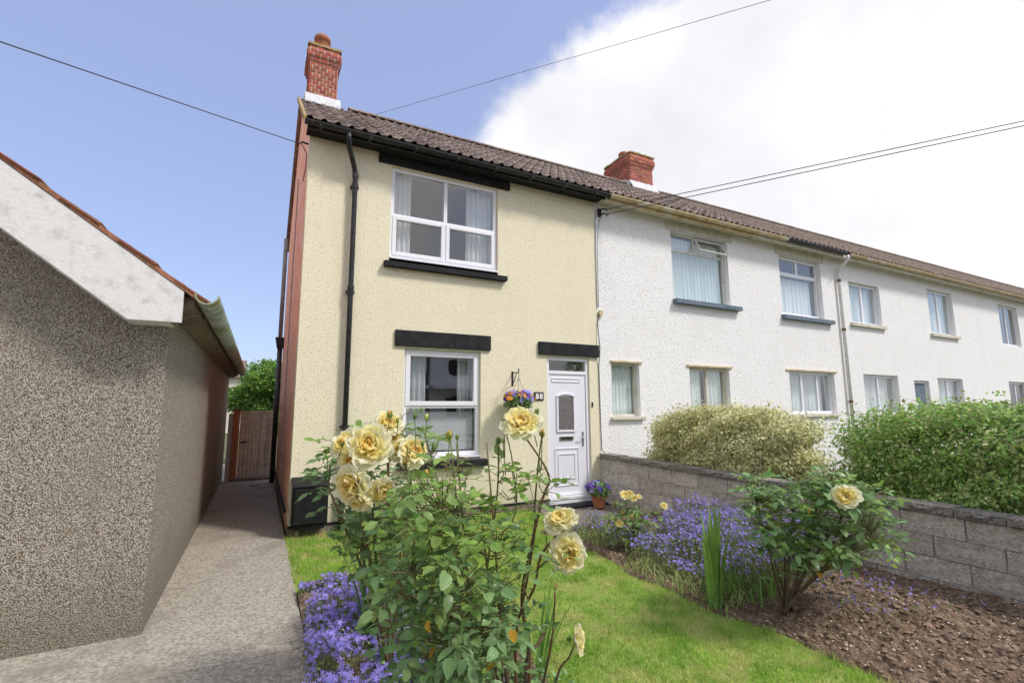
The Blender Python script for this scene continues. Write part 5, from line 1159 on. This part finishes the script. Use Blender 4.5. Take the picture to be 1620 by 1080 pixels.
# ================================================================== campanula mats
def campanula(label, region, n, hf, fsize, leafn, lsize=.022, dens=1.0, stems=True, hstem=.10, base=None):
    """region(n)->x,y arrays ; hf(x,y) height of flower canopy"""
    x, y = region(n); t = thing('campanula', label, 'flowering plant', (float(np.mean(x)), float(np.mean(y)), 0))
    z = hf(x, y)*rng.uniform(.72, 1.12, len(x)); pos = np.stack([x, y, z], 1)
    nz = rng.normal(0, .55, (len(x), 3))+np.array([-.15, -.45, .8]); V, F = scatter(STAR_T, STAR_F, pos, frames(nz, rng.uniform(0, 6.28, len(x))), rng.uniform(.7, 1.25, len(x))*fsize); npobj('flowers', V, F, bell_m, t, kind='stuff')
    # stems
    k = len(x); a = rng.uniform(0, 6.28, k); foot = pos-np.stack([np.cos(a)*.03, np.sin(a)*.03, np.minimum(pos[:, 2], hstem*1.6)], 1); w_ = .0012; dx = np.array([w_, 0, 0])
    V = np.stack([foot-dx, foot+dx, pos+dx, pos-dx], 1).reshape(-1, 3); F = (np.arange(k)*4)[:, None]+np.arange(4); npobj('stems', V, F, bellstem_m, t, kind='stuff')
    x, y = region(leafn); z = hf(x, y)*rng.uniform(.05, .95, len(x))**.8; V, F = scatter(LEAF_T, LEAF_F, np.stack([x, y, z], 1), randrot(len(x), 1.1), rng.uniform(.6, 1.4, len(x))*lsize); npobj('foliage', V, F, bellfol_m, t, kind='stuff')
    return t
def regionpoly(poly, holes=0, clump=None):
    xs = [p[0] for p in poly]; ys = [p[1] for p in poly]
    def f(n):
        X = rng.uniform(min(xs), max(xs), n*4); Y = rng.uniform(min(ys), max(ys), n*4); k = np.array([inpoly(a, b, poly) for a, b in zip(X, Y)]); X, Y = X[k], Y[k]
        c = vnoise(X, Y, 5.5, 31)+.6*vnoise(X, Y, 14, 32) if clump else None
        if clump: q = c > -.55+rng.uniform(-.25, .25, len(X)); X, Y = X[q], Y[q]
        return X[:n], Y[:n]
    return f
polL = [(-.12, -5.2), (-.16, -4.3), (-.13, -3.7), (-.08, -3.1), (-.03, -2.55), (.22, -2.35), (.42, -2.7), (.62, -3.2), (.72, -3.8), (.82, -4.5), (.85, -5.2)]
campanula('mass of violet star-shaped campanula along the left path, in front of the roses', regionpoly(polL, clump=True), 3800, lambda x, y: .15+.06*vnoise(x, y, 3, 9)+.05*vnoise(x, y, 8, 10)+.10*np.exp(-((x-.25)**2+(y+2.7)**2)/.06), .0205, 9000)
campanula('small tuft of violet campanula at the path edge beside the timber edging', regionpoly([(-.04, -1.98), (.12, -1.96), (.12, -2.1), (-.04, -2.12)]), 70, lambda x, y: .09+x*0, .016, 260)
campanula('violet campanula clump trailing over the timber edging', regionpoly([(.12, -2.0), (.34, -1.95), (.30, -2.2), (.14, -2.2)]), 110, lambda x, y: .13+x*0, .016, 300)
polR = [(2.84, -2.85), (2.95, -2.45), (3.6, -2.3), (4.3, -2.2), (4.45, -3.0), (4.3, -3.9), (3.5, -4.0), (3.0, -3.85), (2.86, -3.4)]
campanula('broad drift of violet campanula in the right bed along the block wall', regionpoly(polR, clump=True), 3500, lambda x, y: .20+.20*np.clip((x-2.86)/.7, 0, 1)+.06*vnoise(x, y, 4, 12), .0165, 7000, .026, hstem=.2)
campanula('thin patch of violet campanula between the door path and the small rose', regionpoly([(2.78, -1.75), (3.3, -1.45), (3.6, -1.6), (3.4, -2.2), (3.0, -2.3), (2.85, -2.1)], clump=True), 300, lambda x, y: .20+.10*vnoise(x, y, 5, 14), .015, 1500, .028, hstem=.15)
campanula('sparse violet campanula under the right rose bush', regionpoly([(3.2, -3.9), (4.3, -3.9), (4.3, -4.8), (3.4, -4.6)], clump=True), 120, lambda x, y: .13+x*0, .015, 260)
def tuft(label, poly, n, h0, h1, m, name='grass_tuft', wid=.004, lean=.9, z=.0):
    rp = regionpoly(poly); x, y = rp(n); n = len(x); t = thing(name, label, 'plant', (float(x.mean()), float(y.mean()), 0)); a = rng.uniform(0, 6.28, n); h = rng.uniform(h0, h1, n); le = rng.uniform(.2, lean, n)*h; b = rng.uniform(0, 6.28, n)
    P = np.stack([x, y, x*0+z], 1); dx = np.stack([np.cos(a), np.sin(a), 0*a], 1)*wid; dr = np.stack([np.cos(b)*le, np.sin(b)*le, 0*b], 1); up = np.array([0, 0, 1.])
    p1 = P+dr*.25+up*h[:, None]*.6; p2 = P+dr*.65+up*h[:, None]*.95; p3 = P+dr*1.15+up*h[:, None]*.75
    V = np.stack([P-dx, P+dx, p1-dx, p1+dx, p2-dx*.8, p2+dx*.8, p3, p3+dx*.1], 1).reshape(-1, 3); i = (np.arange(n)*8)[:, None]; F = np.concatenate([i+[0, 1, 3, 2], i+[2, 3, 5, 4], i+[4, 5, 7, 6]], 0)
    npobj('blades', V, F, m, t, kind='stuff'); return t
tuft('yellowing strappy bulb leaves flopping along the edge of the right bed', [(2.70, -2.75), (2.95, -2.7), (3.0, -3.9), (2.66, -3.95), (2.66, -3.2)], 460, .05, .16, bulb_m, 'bulb_leaves', .004)
tuft('fresh green strappy leaves beside the right rose bush', [(2.85, -3.6), (3.3, -3.4), (3.4, -3.9), (2.95, -4.0)], 160, .10, .26, MATS['sword_leaf'], 'bulb_leaves', .005)
tuft('thin patch of grass growing under the block wall by the door path', [(2.76, -1.5), (3.1, -1.45), (3.2, -2.1), (2.85, -2.2)], 260, .06, .14, bulb_m, 'grass_tuft', .003)
tuft('strappy green blades between the violet flowers and the roses', [(.35, -3.0), (.8, -3.0), (.9, -4.1), (.5, -4.0)], 240, .15, .32, irisd_m, 'bulb_leaves', .006)
# silvery low plant under main rose
t = thing('silver_leaved_plant', 'low silvery-leaved plant between the violet campanula and the roses', 'plant', (.45, -4.0, 0)); n = 600
x, y = regionpoly([(.28, -3.3), (.55, -3.2), (.75, -3.9), (.6, -4.5), (.35, -4.3)])(n); z = rng.uniform(.12, .34, len(x)); V, F = scatter(LEAF_T, LEAF_F, np.stack([x, y, z], 1), randrot(len(x), 1.0), rng.uniform(.03, .055, len(x))); npobj('foliage', V, F, grey_m, t, kind='stuff')
x, y = regionpoly([(.28, -3.3), (.55, -3.2), (.75, -3.9), (.6, -4.5), (.35, -4.3)])(60); mb = MB()
for a, b_ in zip(x, y): mb.tube([(a, b_, 0), (a+.02, b_, .15), (a+.01, b_+.01, .3)], .003, 4)
mb.build('stems', stem_g, t, kind='stuff')
# small green perennial patch under the roses to close the bed
t = thing('ground_cover_plant', 'low leafy ground cover under the rose bushes in the foreground bed', 'plant', (.5, -4.6, 0)); x, y = regionpoly([(.2, -3.6), (.9, -3.4), (1.1, -4.6), (1.0, -5.4), (.1, -5.4)])(5200); z = rng.uniform(.02, .20, len(x))
V, F = scatter(SM_T, SM_F, np.stack([x, y, z], 1), randrot(len(x), .9), rng.uniform(.02, .045, len(x))); npobj('foliage', V, F, leafdI, t, kind='stuff')

# ================================================================== hedges
def hedge(name, label, x0, x1, y0, y1, h, n, mats, lsize, seed, z0=0.0):
    t = thing(name, label, 'hedge', ((x0+x1)/2, (y0+y1)/2, z0)); r_ = np.random.default_rng(seed)
    c = np.array([(x0+x1)/2, (y0+y1)/2, h/2]); s = np.array([(x1-x0)/2, (y1-y0)/2, h/2])
    d = r_.normal(size=(n, 3)); d /= np.linalg.norm(d, axis=1, keepdims=True); p = 4.2; rad = 1/np.power((np.abs(d)**p).sum(1), 1/p)
    lump = 1+.05*np.sin(d[:, 0]*7+seed)+.05*np.sin(d[:, 1]*11+d[:, 2]*5)+.06*np.sin(d[:, 2]*15+d[:, 1]*9)+.07*np.sin(d[:, 0]*26+d[:, 1]*23)*np.sin(d[:, 2]*21+d[:, 0]*17)
    u = r_.uniform(.5, 1, n)**.45; out_ = r_.random(n) < .04; u = np.where(out_, r_.uniform(1, 1.10, n), u)
    pos = c+d*rad[:, None]*s*(lump*u)[:, None]; fr = frames(d*.8+r_.normal(0, .7, (n, 3))+[0, 0, .25], r_.uniform(0, 6.28, n)); sz = r_.uniform(.6, 1.4, n)*lsize; idx = r_.integers(0, len(mats), n)
    for k, m in enumerate(mats):
        q = idx == k; V, F = scatter(LEAF_T, LEAF_F, pos[q], fr[q], sz[q]); npobj('foliage', V, F, m, t, kind='stuff')
    mb = MB()
    for i in range(26):
        a, b_ = r_.uniform(x0+.15, x1-.15), r_.uniform(y0+.1, y1-.1); a2, b2 = np.clip(a+r_.normal(0, .15), x0, x1), np.clip(b_+r_.normal(0, .15), y0, y1)
        mb.tube([(a, b_, z0), ((a+a2)/2, (b_+b2)/2, h*.5), (a2, b2, h*.9)], [.018, .012, .004], 5)
    mb.build('stems', stem_w, t, kind='stuff'); return t
hedge('variegated_hedge', 'cream and green variegated hedge behind the block wall', 4.78, 5.75, -3.05, -.72, 1.46, 90000, [hedge1_m, hedge1b_m, hedge1b_m, hedge1_m, hedge1b_m], .038, 3)
hedge('green_hedge', 'brighter green hedge behind the wall at the right, past the variegated one', 4.85, 6.2, -6.2, -3.42, 1.47, 130000, [hedge2_m, hedge2_m, hedge1_m], .036, 5)

# ================================================================== trees and far building behind the gate
def tree(label, base, h, rad, n, m, lsize=.07, group=None):
    t = thing('leafy_tree', label, 'tree', base)
    if group: t['group'] = group
    b = np.array(base, float); tr = MB().tube([tuple(b), tuple(b+[.05, 0, h*.25]), tuple(b+[-.03, .05, h*.5]), tuple(b+[0, 0, h*.7])], [rad*.10, rad*.08, rad*.06, rad*.03], 9)
    cl = []
    for i in range(24):
        a = rng.uniform(0, 6.28); rr = rng.uniform(.1, .9)*rad; z = h*rng.uniform(.34, .92); rr *= (1.1-abs(z/h-.6)); c = b+[rr*math.cos(a), rr*math.sin(a), z]; cl.append(c); tr.tube([tuple(b+[0, 0, h*.35]), tuple((c+b+[0, 0, h*.5])/2), tuple(c)], [rad*.035, rad*.025, rad*.008], 5)
    tr.build('trunk', stem_w, t); k = rng.integers(0, len(cl), n); d = rng.normal(size=(n, 3)); d /= np.linalg.norm(d, axis=1, keepdims=True)
    pos = np.array(cl)[k]+d*rad*.36*rng.uniform(.3, 1.08, (n, 1))**.5*np.array([1.1, 1.1, .75]); V, F = scatter(LEAF_T, LEAF_F, pos, randrot(n, 1.3), rng.uniform(.6, 1.4, n)*lsize); npobj('crown', V, F, m, t, kind='stuff'); return t
tree('bright green leafy tree rising behind the garden gate', (-.15, 9.3, 0), 2.9, 1.15, 22000, tree_m, .085)
fb = thing('far_house', 'small pale house seen far off between the tree and the left roof', 'house', (-2.2, 30, 0))
facade('wall', soffit_m, -5.2, -1.6, 0, 3.6, 30, .2, [(-2.9, -2.2, 1.6, 2.9)], fb); MB().box(-5.2, -1.6, 30.21, 36, 0, 3.6).build('side_walls', soffit_m, fb)
MB().prism([(-5.4, 29.7, 3.6), (-5.4, 36.3, 3.6), (-5.4, 33, 5.0)], (0, 0, 0), (4.0, 0, 0)).build('roof', tile_m, fb); w = MB(); rect_frame(w, -2.895, -2.205, 1.605, 2.895, .07, 30.05, 30.1); ww = w.build('window', pvc_m, fb); pane(ww, -2.82, -2.28, 1.68, 2.82, 30.06)

# ================================================================== overhead wires
def plane_z(a, b, x, y):
    n = np.cross(ray(*a), ray(*b)); return CAM[2]-(n[0]*(x-CAM[0])+n[1]*(y-CAM[1]))/n[2]
def pole(label, x, y, h):
    t = thing('telegraph_pole', label, 'pole', (x, y, 0)); MB().tube([(x, y, -.05), (x, y, h)], [.14, .10], 12).build('post', stem_w, t); MB().box(x-.6, x+.6, y-.05, y+.05, h-.35, h-.25).build('crossarm', stem_w, t); return t
def cable(label, p0, p1, r_=.008, sag=.0):
    p0, p1 = np.array(p0), np.array(p1); pts = [tuple(p0*(1-t)+p1*t-np.array([0, 0, sag*4*t*(1-t)])) for t in np.linspace(0, 1, 25)]
    o = MB().tube(pts, r_, 5).build('overhead_cable', wire_m, None); tag(o, label, 'cable', 'overhead cables'); return o
zL = plane_z((270, 127), (463, 197), -9, -9); zR1 = plane_z((1350, 259), (1070, 320), 13.5, -9); zR2 = plane_z((1350, 268), (1090, 325), 13.5, -9); zR3 = plane_z((1220, 0), (620, 174), 13.5, -9)
HL = max(zL, 5); HRt = max(zR1, zR2, zR3)
print('wire ends', zL, zR1, zR2, zR3)
cable('thin cable from the left edge to the top corner of the cream house', (-.14, .1, 5.0), (-9, -9, zL), .0055)
a4 = on(955, 336, 1, -.12); b4 = on(955, 344, 1, -.12)
cable('upper of the two cables from the right edge to the white house wall bracket', (4.79, -.12, 4.95), (13.5, -9, zR1), .007)
cable('lower of the two cables from the right edge to the white house wall bracket', (4.79, -.12, 4.86), (13.5, -9, zR2), .007)
WBK = on(530, 200.1, 1, 12.0)
cable('long thin cable crossing the cloud above the roof ridge', tuple(WBK), (13.5, -9, zR3), .006)
pole('telegraph pole hidden behind the cream house roof', float(WBK[0]), 12.15, float(WBK[2])+.2)
pole('telegraph pole by the road behind the viewer, at the right', 13.5, -9, HRt+.3); pole('telegraph pole by the road behind the viewer, at the left', -9, -9, HL+.3)

# ================================================================== across the road (what the windows mirror)
for i, (x, lab, m) in enumerate(((-3.5, 'red-roofed white house across the road, left', white_rc), (4.5, 'red-roofed white house across the road, opposite the cream house', white_rc), (11.8, 'red-roofed white house across the road, right', white_rc))):
    o = thing('opposite_house', lab, 'house', (x, -20, 0)); holes = [(x-2.8, x-1.0, .9, 2.3), (x+.2, x+1.1, 0, 2.1), (x-2.6, x-1.2, 3.3, 4.5), (x+.6, x+2.0, 3.3, 4.5)]
    nx = facade('wall', m, x-3.6, x+3.4, 0, 5, -20.25, .25, holes, o); MB().box(x-3.6, x+3.4, -27, -20.5, 0, 5).build('rear_block', m, o)
    MB().prism([(x-3.9, -27.3, 5), (x-3.9, -19.7, 5), (x-3.9, -23.5, 7.8)], (0, 0, 0), (7.5, 0, 0)).build('roof', redtile_m, o)
    MB().box(x-3.6, x+3.4, -19.99, -19.2, 2.5, 2.75).build('porch_canopy', pvc_m, o)
    for (a, b, c, d) in holes:
        q = MB(); rect_frame(q, a+.01, b-.01, c+.01, d-.01, .08, -20.1, -20.02); q.box((a+b)/2-.04, (a+b)/2+.04, -20.1, -20.02, c+.09, d-.09); f_ = q.build('window', pvc_m, o); MB().box(a+.09, b-.09, -20.2, -20.15, c+.09, d-.09).build('pane', iron_m, f_)
tree('green street tree across the road, right of the opposite houses', (19, -17.5, 0), 6.5, 2.6, 6000, tree_m, .2)
print('objects', len(bpy.data.objects))
